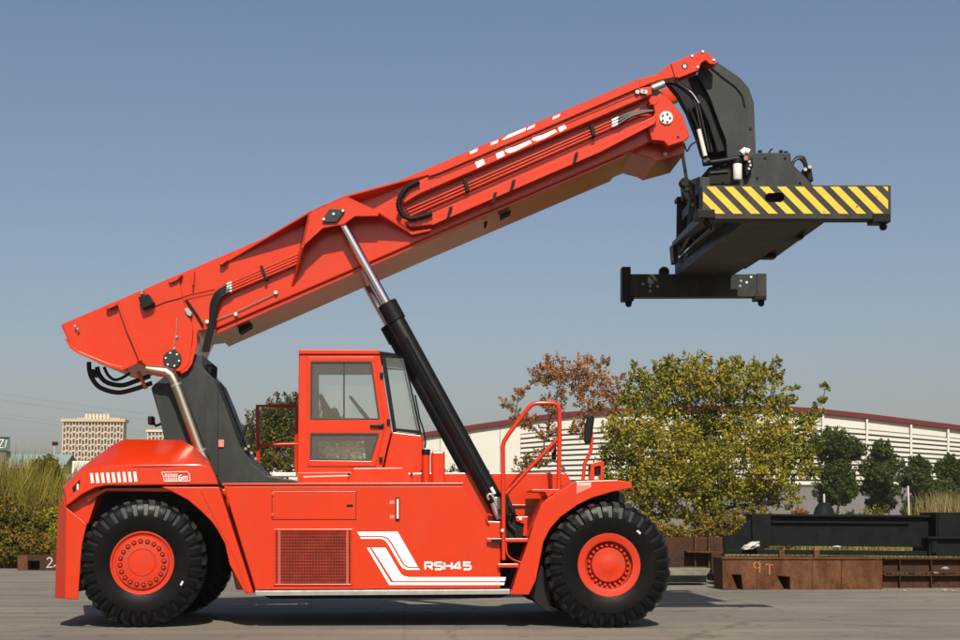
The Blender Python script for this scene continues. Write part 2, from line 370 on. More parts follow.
# ---- rear end: counterweight
up = [(62.5, 487), (82, 467), (97, 456), (112, 445.5), (125, 439.3), (182, 440.2), (195, 447.5), (209.5, 461.5), (216, 477), (219, 484.8), (106, 486), (95, 488.4), (82, 495), (66, 507)]
upo = [(64.5, 488), (84, 469.5), (100, 466.5), (118, 465.2), (140, 464.6), (188, 463.8), (200, 463.8), (211, 466.5), (216, 477), (219, 484.8), (106, 486), (95, 488.4), (82, 495), (66, 507)]
ypo = [.36, .36, .34, .32, .30, .30, .31, .33, .33, .33, .30, .30, .31, .33]
cw = loft('counterweight', [(upo, ypo), (up, [.48, .58, .72, .82, .88, .90, .84, .72, .5, .42, .42, .42, .42, .42]), (up, [3.9]*14)], 'red', RS, .02, smooth=38)
# rear bumper post, chamfered corner, and the far one
pf = [(66, 507), (78, 517), (87, 524), (82, 545), (78, 600), (65, 599)]
post = loft('bumper_post', [(pf, .34), ([(58.5, 500), (78, 517), (87, 524), (82, 545), (78, 600), (54.8, 598)], .60), ([(60, 502), (78, 516), (86, 524), (82, 545), (78, 598), (56, 597)], 1.2)], 'red', RS, .012)
mirror(post)
prism('rear_bumper', [(58, 505), (80, 517), (84, 545), (78, 592), (57, 592)], 1.19, 3.2, 'red', RS, .01)
prism('rear_frame', [(64, 497), (106, 478), (214, 478), (219, 486), (222, 505), (150, 508), (95, 520), (70, 530)], .93, 3.5, 'gloom', RS, .01)  # coloured near-black to paint in the shade behind the rear wheel
prism('corner_panel', [(62, 496), (82, 492), (100, 487.5), (96, 500), (88, 524), (66, 512)], .50, .94, 'red', RS, .006)
# tail lamp recess
tl = prism('lamp_housing', [(72, 487.5), (80, 479.5), (79.5, 489.5), (73, 493)], .335, .4, 'gloom', RS, .004)
pbox('tail_lamp', 76.5, 484, 78.6, 490, .318, .36, 'whitep', tl, .006)
# intake slots and warning label on the counterweight
for k in range(9):
    x0 = 89.8+k*5.42
    decal('vent_stripe', [(x0, 473.3-k*.19), (x0+2.9, 473.2-k*.19), (x0+4.3, 483.1-k*.17), (x0+1.4, 483.4-k*.17)], .292, 'white', cw)
lb = [(161.4, 472.2), (187, 471.6), (189.4, 474), (190, 481), (164.4, 481.4), (163.4, 476.5)]
for a, b in zip(lb, lb[1:]+lb[:1]):
    dx, dy = b[0]-a[0], b[1]-a[1]; ln = math.hypot(dx, dy); nx, ny = -dy/ln*.3, dx/ln*.3
    decal('label_border', [(a[0]+nx, a[1]+ny), (b[0]+nx, b[1]+ny), (b[0]-nx, b[1]-ny), (a[0]-nx, a[1]-ny)], .295, 'white', cw)
for r_, yy in enumerate((474, 477.8)):
    for c_ in range(5):
        x0 = 164.8+c_*2.6+r_*.7
        strokes('label_writing', [[(0, .9), (1, .9)], [(.5, 1.1), (.5, 0)], [(0, .4), (1, .4)], [(0, 0), (1, 0)]] if (c_+r_) % 2 else [[(0, 0), (0, 1), (1, 1), (1, 0), (0, 0)], [(0, .5), (1, .5)]], x0, yy+2.6, 1.9, 2.6, .42, .295, 'white', cw)
strokes('label_writing', [[(.8, 1), (.1, .8), (0, .2), (.3, 0), (.8, .1), (.8, .5), (.1, .5)]], 178.8, 480.2, 3.4, 5.2, .9, .295, 'white', cw)
strokes('label_writing', [[(0, 0), (0, .7), (.5, .7), (.5, 0)], [(.5, .7), (1, .7), (1, 0)]], 182.9, 480.2, 4.2, 5.2, .9, .295, 'white', cw)
# rear wheel arch
af = [(161, 487), (219, 487), (253.5, 593.5), (245, 594), (240, 584), (229.7, 565), (225, 544), (217.5, 530), (211.7, 521.7), (201.7, 511.7), (188, 500), (172, 491.5)]
f1 = prism('rear_fender', af, .29, .62, 'red', RS, .01); mirror(f1)
prism('fender_rib', [(200, 490), (202, 490), (236, 556), (248, 592), (246.2, 592), (234.3, 557)], .275, .289, 'red', RS, .003)
wl = prism('wheel_well', [(84, 500), (100, 489.5), (215, 489), (226, 512), (200, 514), (140, 505), (92, 520), (88, 560), (80, 560)], .95, 1.18, 'gloom', RS, .01); mirror(wl)  # near-black instead of red: shade of the wheel arch put into the colour
prism('arch_roof', [(84, 497), (106, 488), (216, 488), (220, 495), (200, 492), (106, 491), (88, 502)], .44, 1.2, 'red', RS, .004)
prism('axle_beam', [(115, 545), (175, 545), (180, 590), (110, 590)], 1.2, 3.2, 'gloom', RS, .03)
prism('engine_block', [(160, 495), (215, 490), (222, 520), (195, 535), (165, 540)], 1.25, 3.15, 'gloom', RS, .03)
# ---- front fender over the twin wheels
ff = [(511, 594.8), (517.5, 572), (529, 540), (534, 522.5), (541.5, 504), (548, 498), (576, 481), (617, 479.8), (631.5, 482.5), (632.5, 488), (612, 492), (592, 498), (577.5, 505), (560, 517.5), (550, 529), (543.5, 542), (540, 560), (536, 580), (529, 595)]
f2 = prism('front_fender', ff, .0, 1.2, 'red', RS, .012); mirror(f2)
decal('fender_label', [(576.4, 482), (591.6, 482), (591.2, 487.5), (576.6, 494)], -.004, 'pale', f2)
for k in range(5):
    x0 = 577.6+k*2.7
    strokes('label_writing', [[(0, 0), (0, 1), (1, 1), (1, 0), (0, 0)]], x0, 485.2, 1.6, 1.8, .5, -.007, 'white', f2)
mf = prism('mud_flap', [(530, 594), (541, 565), (548, 575), (552, 612), (545, 610), (537, 604)], .35, 1.12, 'hose', RS, .006); mirror(mf)
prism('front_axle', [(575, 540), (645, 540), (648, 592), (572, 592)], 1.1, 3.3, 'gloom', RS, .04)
prism('front_shade_block', [(556, 484), (600, 487), (624, 493), (626, 508), (620, 540), (556, 540)], 1.22, 3.18, 'gloom', RS, .02)  # dark block added to hide the far fender, which lies in shade
# ---- wheels
def tyre_mesh():
    prof = [(.40, -.20, 0), (.415, -.225, 0), (.47, -.24, 0), (.56, -.258, 0), (.63, -.257, .0), (.645, -.256, .5), (.69, -.25, 1.25), (.775, -.230, 1.35), (.815, -.195, 1), (.838, -.14, 1), (.846, -.06, 1)]
    prof = prof + [(r, -y, g) for r, y, g in prof[::-1]]
    n = 31; fr = [0, .06, .57, .63]; bm = bmesh.new(); rings = []
    for k in range(n):
        for q, f in enumerate(fr):
            ring = []
            for i, (r, y, g) in enumerate(prof):
                sh = .5 if y > 0 else 0
                a = 2*PI*(k+f+sh*0)/n + (y*.22)
                lug = q in (1, 2)
                rr = r if lug else r-g*(.047-.030*max(0, (r-.80)/.046)); yy = y if lug or g == 0 else y*(1-.11*g)
                v = Vector((rr*math.cos(a), yy, rr*math.sin(a)))
                if v.z < -.826: v.z = -.826
                ring.append(bm.verts.new(v))
            rings.append(ring)
    for q, (a, b) in enumerate(zip(rings, rings[1:]+rings[:1])):
        for i in range(len(prof)-1):
            f = bm.faces.new((a[i], b[i], b[i+1], a[i+1])); f.material_index = 1 if q % 4 != 1 and min(prof[i][2], prof[i+1][2]) > 0 else 0  # groove faces take the black, painting in shade to deepen the tread
    bmesh.ops.recalc_face_normals(bm, faces=bm.faces)
    me = bpy.data.meshes.new('tyre'); bm.to_mesh(me); bm.free()
    for p in me.polygons: p.use_smooth = True
    me.set_sharp_from_angle(angle=math.radians(32)); me.materials.append(M['rubber']); me.materials.append(M['hose']); return me
TY = tyre_mesh()
def wheel_part(name, prof, m, n=48):
    bm = bmesh.new(); lathe_bm(bm, prof, n); bmesh.ops.recalc_face_normals(bm, faces=bm.faces)
    me = bpy.data.meshes.new(name); bm.to_mesh(me); bm.free(); me.materials.append(M[m])
    for p in me.polygons: p.use_smooth = True
    me.set_sharp_from_angle(angle=math.radians(28)); return me
RIM_R = wheel_part('wheel', [(.05, .2), (.40, .2), (.42, .1), (.42, -.205), (.425, -.222), (.412, -.232), (.395, -.228), (.385, -.205), (.355, -.20), (.35, -.225), (.335, -.235), (.19, -.248), (.182, -.241), (.176, -.241), (.168, -.252), (.02, -.258)], 'redrim')
RIM_F = wheel_part('wheel', [(.05, .2), (.40, .2), (.42, .1), (.42, -.205), (.425, -.222), (.412, -.232), (.34, -.222), (.318, -.215), (.305, -.13), (.26, -.10), (.232, -.10), (.228, -.175), (.215, -.185), (.10, -.186), (.09, -.19), (.02, -.19)], 'redrim')
RIM_I = wheel_part('wheel', [(.05, .2), (.40, .2), (.42, .1), (.42, -.205), (.41, -.22), (.38, -.2), (.34, .05), (.05, .05)], 'redrim')
NUT = wheel_part('lug_nut', [(.021, 0), (.021, -.012), (.016, -.013), (.015, -.03), (.004, -.031)], 'redrim', 8)
NUTC = wheel_part('lug_nut', [(.021, .01), (.021, -.055), (.016, -.06), (.004, -.06)], 'redrim', 6)
M['bolthole'] = mat('wheel_bolt_gap', (.10, .006, .002), .7, spec=.1)
NUTR = wheel_part('lug_ring', [(.034, 0), (.034, -.006), (.012, -.0065)], 'bolthole', 10)
def wheel(px, py, yref, ycen, rim, kind, flip=False):
    p = W(px, py, yref); o = bpy.data.objects.new('wheel', rim); C.objects.link(o); o.parent = RS
    o.matrix_parent_inverse = Matrix.Translation(-RS.location); o.location = (p.x, ycen, .824)
    if flip: o.rotation_euler = (0, 0, PI)
    t = bpy.data.objects.new('tyre', TY); C.objects.link(t); t.parent = o
    if kind in ('rear', 'front') and not flip:
        bm = bmesh.new(); a0 = .78 if kind == 'front' else -.52
        for k in range(5):
            a = a0+k*.022; q = [bm.verts.new((r_*math.cos(a+d), -.2585, r_*math.sin(a+d))) for r_, d in ((.575, 0), (.575, .014), (.60+.006*(k % 2), .014), (.60+.006*(k % 2), 0))]
            f = bm.faces.new(q); f.normal_update()
            if f.normal.y > 0: f.normal_flip()
        me = bpy.data.meshes.new('sidewall_marking'); bm.to_mesh(me); bm.free(); me.materials.append(M['white']); q = bpy.data.objects.new('sidewall_marking', me); C.objects.link(q); q.parent = o
    if kind == 'rear':
        for k in range(20):
            a = 2*PI*(k+.3)/20
            q = bpy.data.objects.new('lug_ring', NUTR); C.objects.link(q); q.parent = o; q.location = (.287*math.cos(a), -.2385, .287*math.sin(a))
            q = bpy.data.objects.new('lug_nut', NUT); C.objects.link(q); q.parent = o; q.location = (.287*math.cos(a), -.241, .287*math.sin(a)); q.scale = (.85, .7, .85)
    if kind == 'front':
        for k in range(24):
            a = 2*PI*(k+.3)/24
            q = bpy.data.objects.new('lug_nut', NUTC); C.objects.link(q); q.parent = o; q.location = (.262*math.cos(a), -.105, .262*math.sin(a)); q.scale = (1.05, 1, 1.05)
    return o
rw = wheel(140.2, 566, .35, .61, RIM_R, 'rear'); rw.rotation_euler = (0, 0, math.radians(5)); rw.children[0].scale = (1.035, 1, 1.035); rw.location.z = .85; wheel(141, 566, .35, 2*YC-.61, RIM_R, 'rear', True)
wheel(609.5, 565.5, .0, .26, RIM_F, 'front'); wheel(609.5, 565.5, .0, .85, RIM_I, 'inner')
wheel(609.5, 565.5, .0, 2*YC-.26, RIM_F, 'front', True); wheel(609.5, 565.5, .0, 2*YC-.85, RIM_I, 'inner')
# ---- steps and ladder between panel and fender
for (x0, x1, yy) in ((487, 528, 538.5), (498, 524, 564)):
    prism('step', [(x0, yy), (x1, yy), (x1-1, yy+3.6), (x0, yy+3.6)], .22, .75, 'red', RS, .004)
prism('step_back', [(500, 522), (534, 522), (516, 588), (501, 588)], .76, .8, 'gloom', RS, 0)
pbox('step_riser', 491.5, 539.2, 502, 542.2, .2, .29, 'gloom', RS, .002)
for pts in ([(510, 575), (514, 566), (519, 556)], [(515, 580), (519, 571), (521, 556)]): ptube('step_hose', pts, .55, .028, 'hose', RS)
ptube('grab_bar', [(506, 543), (507, 553), (512, 559), (522, 563)], .2, .012, 'red', RS, curve=True)
rail = ptube('handrail', [(503.6, 560), (503.4, 500), (502.8, 447), (504, 441.5), (509, 433.5), (528, 408.5), (532, 404.6), (537, 403.2), (552, 403), (557, 404.4), (559.4, 409), (559.5, 440), (558.6, 489)], .22, .03, 'red', RS, 10)
ptube('handrail_brace', [(558.5, 438), (530, 468), (505.5, 494)], .23, .026, 'red', rail, 8)
ptube('handrail_brace', [(556, 440), (553.5, 446), (551, 452)], .3, .03, 'pale', rail, 8)
pbox('small_mirror', 552, 440, 556.5, 460, .4, .46, 'black', rail, .02)
prism('platform', [(532, 489.4), (560, 489.4), (560, 491.6), (553, 494), (548, 497.5), (545, 492), (532, 491.6)], .1, 1.1, 'red', RS, .004)
prism('platform_stay', [(548, 471), (551, 473), (551.5, 488), (549.8, 488), (549, 475)], 1.12, 1.16, 'red', RS, .004)
prism('chassis_rib', [(512, 504.6), (531, 504.6), (531, 506.2), (512, 506.2)], 1.17, 1.215, 'red', RS, .003)
prism('foot_bracket', [(516, 517), (536, 516), (534, 524), (530, 528), (527, 536), (523, 536), (524, 524), (516, 521)], .7, .78, 'red', RS, .006)
disc('bolt', 520.4, 519, .69, .022, .015, 'whitep', RS, 10); disc('bolt', 502.4, 530.5, .19, .022, .015, 'whitep', RS, 10)
ptube('tow_hook', [(492, 516), (488.5, 514.5), (486.5, 517.5), (487.5, 522), (489.5, 524)], .27, .014, 'red', RS, 6, True)
# mirror and work lamp on the fender
mi = ptube('mirror_stem', [(583, 480), (584.5, 464), (590.5, 452), (591.6, 442), (591.2, 430)], .35, .024, 'red', RS, 8)
loft('mirror_head', [([(587, 416), (590, 414.2), (593.6, 414.6), (594.4, 419), (592.6, 432), (591, 441), (588.4, 444.4), (584.8, 444), (583.8, 440), (584.6, 427)], .28), ([(587, 416), (590, 414.2), (593.6, 414.6), (594.4, 419), (592.6, 432), (591, 441), (588.4, 444.4), (584.8, 444), (583.8, 440), (584.6, 427)], .56)], 'black', mi, .03)
wlp = prism('lamp_bracket', [(589.5, 479.6), (591, 463.5), (601, 460.4), (603.8, 461.5), (603.6, 479.6), (600.4, 479.6), (600.6, 466), (594.6, 467), (594.4, 479.6)], .30, .42, 'red', RS, .008)
pbox('work_lamp', 595, 464.5, 600, 474.5, .33, .5, 'black', wlp, .015)
pbox('lamp_mount', 589, 465, 591.5, 478, .4, .5, 'black', wlp, .01)
# ---- filler posts in front of the cab
fp = ptube('filler_post', [(426, 486), (426, 452)], 1.0, .055, 'red', RS, 12); ptube('filler_cap', [(426, 455), (426, 449.5)], 1.0, .06, 'black', fp, 12)
pbox('valve_cover', 431.5, 451, 445, 488, 1.15, 1.9, 'red', RS, .03)
# ---- mast frame carrying the boom pivot
mp = [(151, 388), (154, 384.5), (192, 354), (202.5, 354.5), (204, 368.5), (214, 379), (225, 405), (240, 446), (254, 465), (267, 475.5), (303, 481.5), (303, 487), (180, 487), (165, 437)]
ms = prism('mast_frame', mp, 1.42, 2.98, 'grey', RS, .015)
prism('mast_doubler', [(195, 362), (203, 369), (213, 380), (218, 392), (218, 476), (172, 476), (157, 405), (154, 393)], 1.395, 1.43, 'grey', ms, .008)
decal('warning_label', [(218.4, 439.6), (224, 439.6), (224, 447), (218.4, 447)], 1.39, 'pale', ms)
lug = prism('lifting_lug', [(205, 366), (207, 364.5), (213, 364.5), (217, 367), (216.5, 377), (214, 380)], 1.9, 1.98, 'black', ms, .006)
ptube('mast_bar', [(218, 384), (226, 404), (241, 442), (248, 462)], 1.75, .055, 'black', ms, 8)
for yy, o_ in ((1.62, 0), (1.8, 2.5), (1.95, 4)):
    ptube('mast_hose', [(231+o_, 427), (236+o_, 440), (242+o_, 456), (252+o_, 470), (266+o_, 479)], yy, .022, 'hose', ms, 6, True)
ptube('mast_hose', [(240, 447), (243, 434), (247, 426), (251.5, 428), (252, 440), (247, 452)], 1.7, .022, 'hose', ms, 6, True)
for q in ((246, 449), (252, 453), (249, 446.5), (256, 459)): disc('hose_fitting', q[0], q[1], 1.6, .022, .06, 'steel', ms, 10)
pbox('deck_box', 272, 472.5, 296, 476.5, 3.2, 3.5, 'whitep', RS, .01)
cm = ptube('camera_arm', [(163, 423), (156, 426), (152, 421)], 2.0, .02, 'black', ms, 6); pbox('camera_housing', 147.6, 416, 153, 424.5, 1.9, 2.1, 'black', cm, .015)
# exhaust
ex = ptube('exhaust_pipe', [(146, 368.5), (158, 371), (166, 371.8), (171.5, 375.5), (175, 382), (179, 392), (198, 444), (206, 463)], 1.14, [.05]+[.077]*7, 'steel', RS, 14)
ptube('pipe_clamp', [(175.9, 384.2), (176.7, 386.2)], 1.14, .084, 'galv', ex, 14); ptube('pipe_clamp', [(200.3, 450), (201.1, 452)], 1.14, .084, 'galv', ex, 14)
# ---- cab
YB = 1.30; YF = 2*YC-YB
cabo = [(297.4, 483), (299.2, 354.4), (380, 354.4), (386.4, 397), (391.5, 430.5), (386, 452), (382.5, 468), (382, 483)]
w1 = [(310.6, 361.5), (371.6, 361.5), (379.6, 419.6), (310.2, 419.6)]
w2 = [(310.2, 433.2), (379.4, 433.2), (371, 461), (309.8, 460)]
cab = prism('cab', cabo, YB, YB+.07, 'red', RS, .01, holes=[w1, w2])
o2 = prism('cab_far_side', cabo, YF-.07, YF, 'red', cab, .008, holes=[w1, w2], yref=YB)
loft('roof', [([(299, 349.8), (378.5, 350), (381, 354.6), (298.8, 354.6)], YB-.02), ([(299, 349.8), (378.5, 350), (381, 354.6), (298.8, 354.6)], YB-.019)], 'red', cab, 0) if False else None
rf = prism('roof', [(298.6, 350.4), (300, 349.4), (378, 349.8), (380.6, 354.1), (298.6, 354.1)], YB-.03, YF+.03, 'red', cab, .012)
prism('roof_visor', [(379, 351), (402, 354), (405, 356.5), (381.5, 354)], YB+.02, YF-.02, 'black', cab, .006)
prism('rear_wall', [(298.0, 445), (300.8, 445), (300.8, 483), (298, 483)], YB+.072, YF-.072, 'red', cab, .004)
for yy in (YB+.072, YF-.152): prism('rear_pillar', [(298.8, 354.6), (302, 354.6), (301, 445), (298, 445)], yy, yy+.08, 'red', cab, .004)
prism('rear_window', [(299.8, 355), (300.4, 355), (299.6, 445), (299, 445)], YB+.155, YF-.155, 'glass', cab, 0)
prism('cab_floor', [(299, 462), (384, 462), (384, 466), (299, 466)], YB+.075, YF-.075, 'trimgrey', cab, .004)
# door frame proud of the side, with its seams
dr = prism('door', [(308, 356.8), (374.4, 356.8), (385.2, 427), (383.6, 433), (375.5, 466.2), (307.4, 466.2)], YB-.022, YB-.004, 'red', cab, .006, holes=[w1, w2])
for nm, wp in (('window', w1), ('lower_window', w2)):
    cx = sum(p[0] for p in wp)/4; cy = sum(p[1] for p in wp)/4
    inn = [(cx+(p[0]-cx)*.955, cy+(p[1]-cy)*(.955 if nm == 'window' else .90)) for p in wp]
    fr = prism('window_seal', wp, YB-.030, YB+.03, 'trimgrey', cab, .004, holes=[inn])
    prism(nm, inn, YB+.0, YB+.006, 'glass', cab, 0)
    fr2 = prism('window_seal', wp, YF-.06, YF+.005, 'trimgrey', cab, .004, holes=[inn], yref=YB)
    prism(nm, inn, YF-.04, YF-.034, 'glass', cab, 0, yref=YB)
pbox('window_divider', 343.2, 362.5, 344.8, 419, YB-.012, YB-.002, 'trimgrey', cab, .002)
hn = pbox('door_handle', 370, 424.4, 382.5, 427.2, YB-.075, YB-.045, 'black', dr, .01); pbox('handle_lock', 378.5, 423.6, 384, 428.6, YB-.05, YB-.022, 'black', hn, .006)
for q in ((381.4, 375), (388.3, 421.5), (380.6, 459.5)): pbox('door_hinge', q[0]-1.5, q[1]-2.6, q[0]+2, q[1]+2.6, YB-.05, YB, 'black', dr, .008)
# front glass: side quarter lights and the raked windscreen
for yy in (YB+.02, YF-.026):
    prism('quarter_light', [(385, 356), (404, 357), (420, 431), (396.5, 428.5)], yy, yy+.006, 'glass', cab, 0, yref=YB)
    fr = prism('glass_frame', [(380.8, 354.6), (405, 356.6), (421.8, 434), (393, 430.6)], yy-.012, yy+.02, 'black', cab, .004, holes=[[(385.6, 357.4), (403.4, 358), (419.2, 430.4), (396.2, 428.2)]], yref=YB)
prism('windscreen', [(404, 357.4), (404.5, 357.4), (420.7, 431), (420.2, 431)], YB+.05, YF-.05, 'glass', cab, 0)
ptube('wiper_arm', [(415, 395), (419.5, 418), (423.5, 430), (425.6, 442), (425, 448)], 1.2, .012, 'black', cab, 6)
# cowl below the glass
loft('cowl', [([(392.5, 431.6), (421.5, 435), (423, 441), (423, 487), (382.6, 487), (384, 468), (387.5, 452)], YB+.03), ([(392.5, 431.6), (421.5, 435), (423, 441), (423, 487), (382.6, 487), (384, 468), (387.5, 452)], YB+.06), ([(393, 431.8), (423, 435), (424.5, 441), (424.5, 487), (382.6, 487), (384, 468), (387.5, 452)], YF-.05)], 'red', cab, .02)
prism('cab_mount', [(346.5, 483), (353, 468), (403, 467.4), (412, 478), (413, 485)], YB-.12, YB+.0, 'red', cab, .015)
prism('cab_skirt', [(297.5, 472.6), (352, 472.2), (352, 486), (297.5, 486)], YB-.05, YB-.001, 'red', cab, .006)
for q in ((348.8, 474.5), (411.5, 474.2)): disc('bolt', q[0], q[1], YB-.13, .02, .012, 'gloom', cab, 8)
# inside: seat, console, steering wheel
st = loft('driver_seat', [([(318, 394), (321.5, 393.5), (340, 424), (360, 426), (360, 436), (330, 436), (325, 424)], 1.8), ([(318, 394), (321.5, 393.5), (340, 424), (360, 426), (360, 436), (330, 436), (325, 424)], 2.35)], 'seat', cab, .04)
loft('armrest', [([(331, 408), (337, 408), (342, 420), (350, 422), (350, 425), (336, 425)], 1.66), ([(331, 408), (337, 408), (342, 420), (350, 422), (350, 425), (336, 425)], 1.77)], 'seat', cab, .02)
loft('console', [([(362, 424), (372, 421), (388, 432), (388, 462), (366, 462)], 1.75), ([(362, 424), (372, 421), (388, 432), (388, 462), (366, 462)], 2.4)], 'seat', cab, .02)
bm = bmesh.new(); c0 = W(359, 408, 2.2); ring = []
ax = Vector((.78, 0, .62)).normalized(); e1 = Vector((0, 1, 0)); e2 = ax.cross(e1)
tube_bm(bm, [c0+(e1*math.cos(2*PI*k/24)+e2*math.sin(2*PI*k/24))*.21 for k in range(25)], .02, 6)
tube_bm(bm, [c0+e1*.2, c0, c0-e1*.2], .014, 6); tube_bm(bm, [c0, W(372, 424, 2.2)], .03, 6)
bm_obj('steering_wheel', bm, 'seat', cab, 50)
# ---- far platform railing behind the cab
rl = ptube('platform_railing', [(258.4, 474), (257.6, 406), (298, 405.8)], 3.5, .035, 'red', RS, 8)
ptube('railing_bar', [(258, 445), (298, 444)], 3.5, .028, 'red', rl, 8); ptube('railing_post', [(296, 474), (296.5, 406)], 3.5, .03, 'red', rl, 8)
# ---- boom
YN, YX = 1.35, 3.05
bpoly = [(60.5, 324.5), (640, 77.8), (652, 98), (655, 139), (640, 147), (440, 232), (215, 329), (199, 331), (193, 345), (190, 362), (182, 371), (150, 368), (137, 362.5), (122, 369), (110, 366), (77, 352), (71, 347), (64, 332)]
boom = prism('boom', bpoly, YN, YX, 'red', RS, .02)
prism('bottom_flange', [(216, 329.5), (440, 232.8), (625, 154.5), (625, 157), (440, 236), (216, 334)], YN+.05, YX-.05, 'red', boom, .004)
prism('tail_flange', [(66, 338), (72, 346), (78, 351), (110, 364), (122, 366.5), (137, 360.5), (137.6, 363.4), (122, 370.4), (110, 367.4), (77, 353), (70, 348), (65, 339)], YN-.06, YN, 'red', boom, .004)
ear = [(117.5, 301), (178, 275), (183, 300), (193, 327), (192, 342), (190, 361), (186, 368), (180, 371.5), (150, 368.5), (140, 361)]
prism('pivot_plate', ear, YN-.05, YN+.001, 'red', boom, .008)
prism('seam_rib', [(116.5, 301.6), (118.5, 301), (128, 327), (137, 348), (142, 360), (139.6, 361.4), (134.5, 349), (125.5, 328)], YN-.09, YN-.04, 'red', boom, .004)
prism('edge_rib', [(193, 327), (197, 331), (197, 345), (192, 364), (187, 371), (181, 374), (180, 371), (186, 367), (190, 358), (192.4, 342)], YN-.04, YN+.25, 'red', boom, .006)
pin = disc('pivot_pin', 172.5, 359.5, YN-.05, .128, .04, 'grey', boom, 28)
for k in range(6):
    a = 2*PI*(k+.2)/6; disc('pin_bolt', 172.5+6.8*math.cos(a), 359.5+6.8*math.sin(a), YN-.088, .015, .02, 'whitep', pin, 8)
for pp in ([(105, 307.4), (117, 302), (117, 305), (108, 309)], [(168, 280.4), (182, 274.6), (177, 280), (170, 283)], [(192, 271), (194, 270.6), (193.4, 285), (191.6, 285)], [(219, 263.8), (228, 259.8), (222, 264.6)]):
    prism('lifting_tab', pp, YN-.12, YN-.002, 'red', boom, .003)
bx_ = prism('junction_box', [(138, 297), (148, 293.5), (154, 303), (150, 306), (142, 309)], YN-.2, YN-.05, 'black', boom, .012); pbox('beacon', 139.5, 290, 143.5, 294.5, YN-.17, YN-.1, 'brass', bx_, .008)
ptube('grease_line', [(177, 318), (176.5, 332), (174.5, 344), (173.5, 350)], YN-.06, .007, 'galv', boom, 5)
for q in ((177, 337), (174.5, 348.5), (75.5, 326), (78, 329)): disc('grease_nipple', q[0], q[1], YN-.055, .018, .03, 'galv', boom, 8)
ptube('grease_line', [(154, 307), (166, 302), (178, 299), (190, 295), (215, 289.5)], YN-.055, .007, 'gloom', boom, 5)
ptube('grease_line', [(208, 323), (236, 312), (276, 293)], YN-.03, .009, 'galv', boom, 5)
ptube('grease_line', [(186, 300), (196, 314), (203, 326)], YN-.03, .018, 'gloom', boom, 6)
for q in ((207.5, 322), (236, 314.5), (276, 292.8)): disc('grease_nipple', q[0], q[1], YN-.01, .028, .05, 'whitep', boom, 8)
prism('hook_eye', [(184, 309), (187, 307.5), (192, 313), (191, 316.5), (187, 315)], YN-.09, YN-.002, 'galv', boom, .006)
# hose bundle from mast up to the boom pipes
for k in range(4):
    ptube('boom_hose', [(203+k*1.6, 352), (206+k*1.6, 338), (210+k*1.5, 322), (211+k*1.6, 305+k*1.0), (216+k*1.3, 293+k*1.8), (224, 287+k*2.6), (230, 283.4+k*2.8)], YN-.10-.01*k, .019, 'hose', boom, 7, True)
    ptube('pipe_coupling', [(227, 284.6+k*2.8), (232, 282.4+k*2.8)], YN-.11, .026, 'galv', boom, 7)
    ptube('hydraulic_pipe', [(231, 283+k*2.8), (298, 254+k*3.0)], YN-.10, .017, 'redpipe', boom, 7)
cl = prism('pipe_clamp', [(259.5, 266), (262, 265), (267.5, 279), (265, 280)], YN-.135, YN-.002, 'gloom', boom, .004)
# ---- cylinder bracket standing off the boom
YBk = .98
prism('bracket_plate', [(309, 211.5), (345, 195.6), (379, 212.5), (378, 216), (355, 216.2), (344, 224), (323, 228), (301.5, 247.5)], YBk, YBk+.06, 'red', boom, .006)
def quad3(name, pts, m, parent, th=.03, axis=(0, 0, 1)):
    bm = bmesh.new(); v = [bm.verts.new(p) for p in pts]; bm.faces.new(v)
    r = bmesh.ops.extrude_face_region(bm, geom=bm.faces[:])
    for q in [g for g in r['geom'] if isinstance(g, bmesh.types.BMVert)]: q.co += Vector(axis)*th
    return bm_obj(name, bm, m, parent, None, .003)
quad3('bracket_flange', [W(219.5, 264.5, YN), W(309, 211.5, YBk), W(345, 195.6, YBk), W(436, 171, YN-.02), W(436, 171, YN+.2), W(340, 213, YN+.2), W(219.5, 266.5, YN+.2)], 'red', boom, .028, (0, 0, -1))
quad3('bracket_gusset', [W(309, 211.5, YBk), W(301.5, 247.5, YBk), W(291, 287, YN), W(304, 225, YN)], 'red', boom, .03, (1, 0, 0))
a_, b2_, c2_ = W(345, 195.6, YBk), W(379.5, 211.6, YBk), W(413, 233, YN-.1)
quad3('bracket_wall', [a_, b2_, (b2_.x, YN+.02, b2_.z), (a_.x, YN+.02, a_.z)], 'red', boom, .03, (0, 0, -1))
quad3('bracket_wall', [b2_, c2_, (c2_.x, YN+.02, c2_.z), (b2_.x, YN+.02, b2_.z)], 'red', boom, .03, (0, 0, -1))
prism('brace_strip', [(377, 209.5), (380, 209.5), (413.5, 231.5), (431, 228), (431, 230.5), (412, 234.8), (377, 212.6)], 1.22, 1.26, 'red', boom, .004)
disc('bracket_pin', 333.5, 215.5, YBk, .07, .03, 'grey', boom, 16)
prism('pin_cover', [(322, 219), (330, 208.5), (345, 209), (343.5, 213), (337, 222), (324, 222.5)], YBk-.045, YBk-.003, 'grey', boom, .012)
for q in ((323.8, 219.2), (343, 210.8), (333.6, 214)): disc('pin_bolt', q[0], q[1], YBk-.046, .02, .02, 'whitep', boom, 8)
fbk = prism('bracket_plate', [(309, 211.5), (345, 195.6), (379, 212.5), (378, 216), (355, 216.2), (344, 224), (323, 228), (301.5, 247.5)], 3.62, 3.68, 'red', boom, .006, yref=YBk)
# pin tube right through the boom
ptube('cross_pin', [(334, 215), (334, 215)], YBk, .01, 'grey', boom) if False else None
pc = W(334, 216, YBk); tube('cross_pin', [(pc.x, YBk-.001, pc.z), (pc.x, 3.68, pc.z)], .075, 'grey', boom, 14)
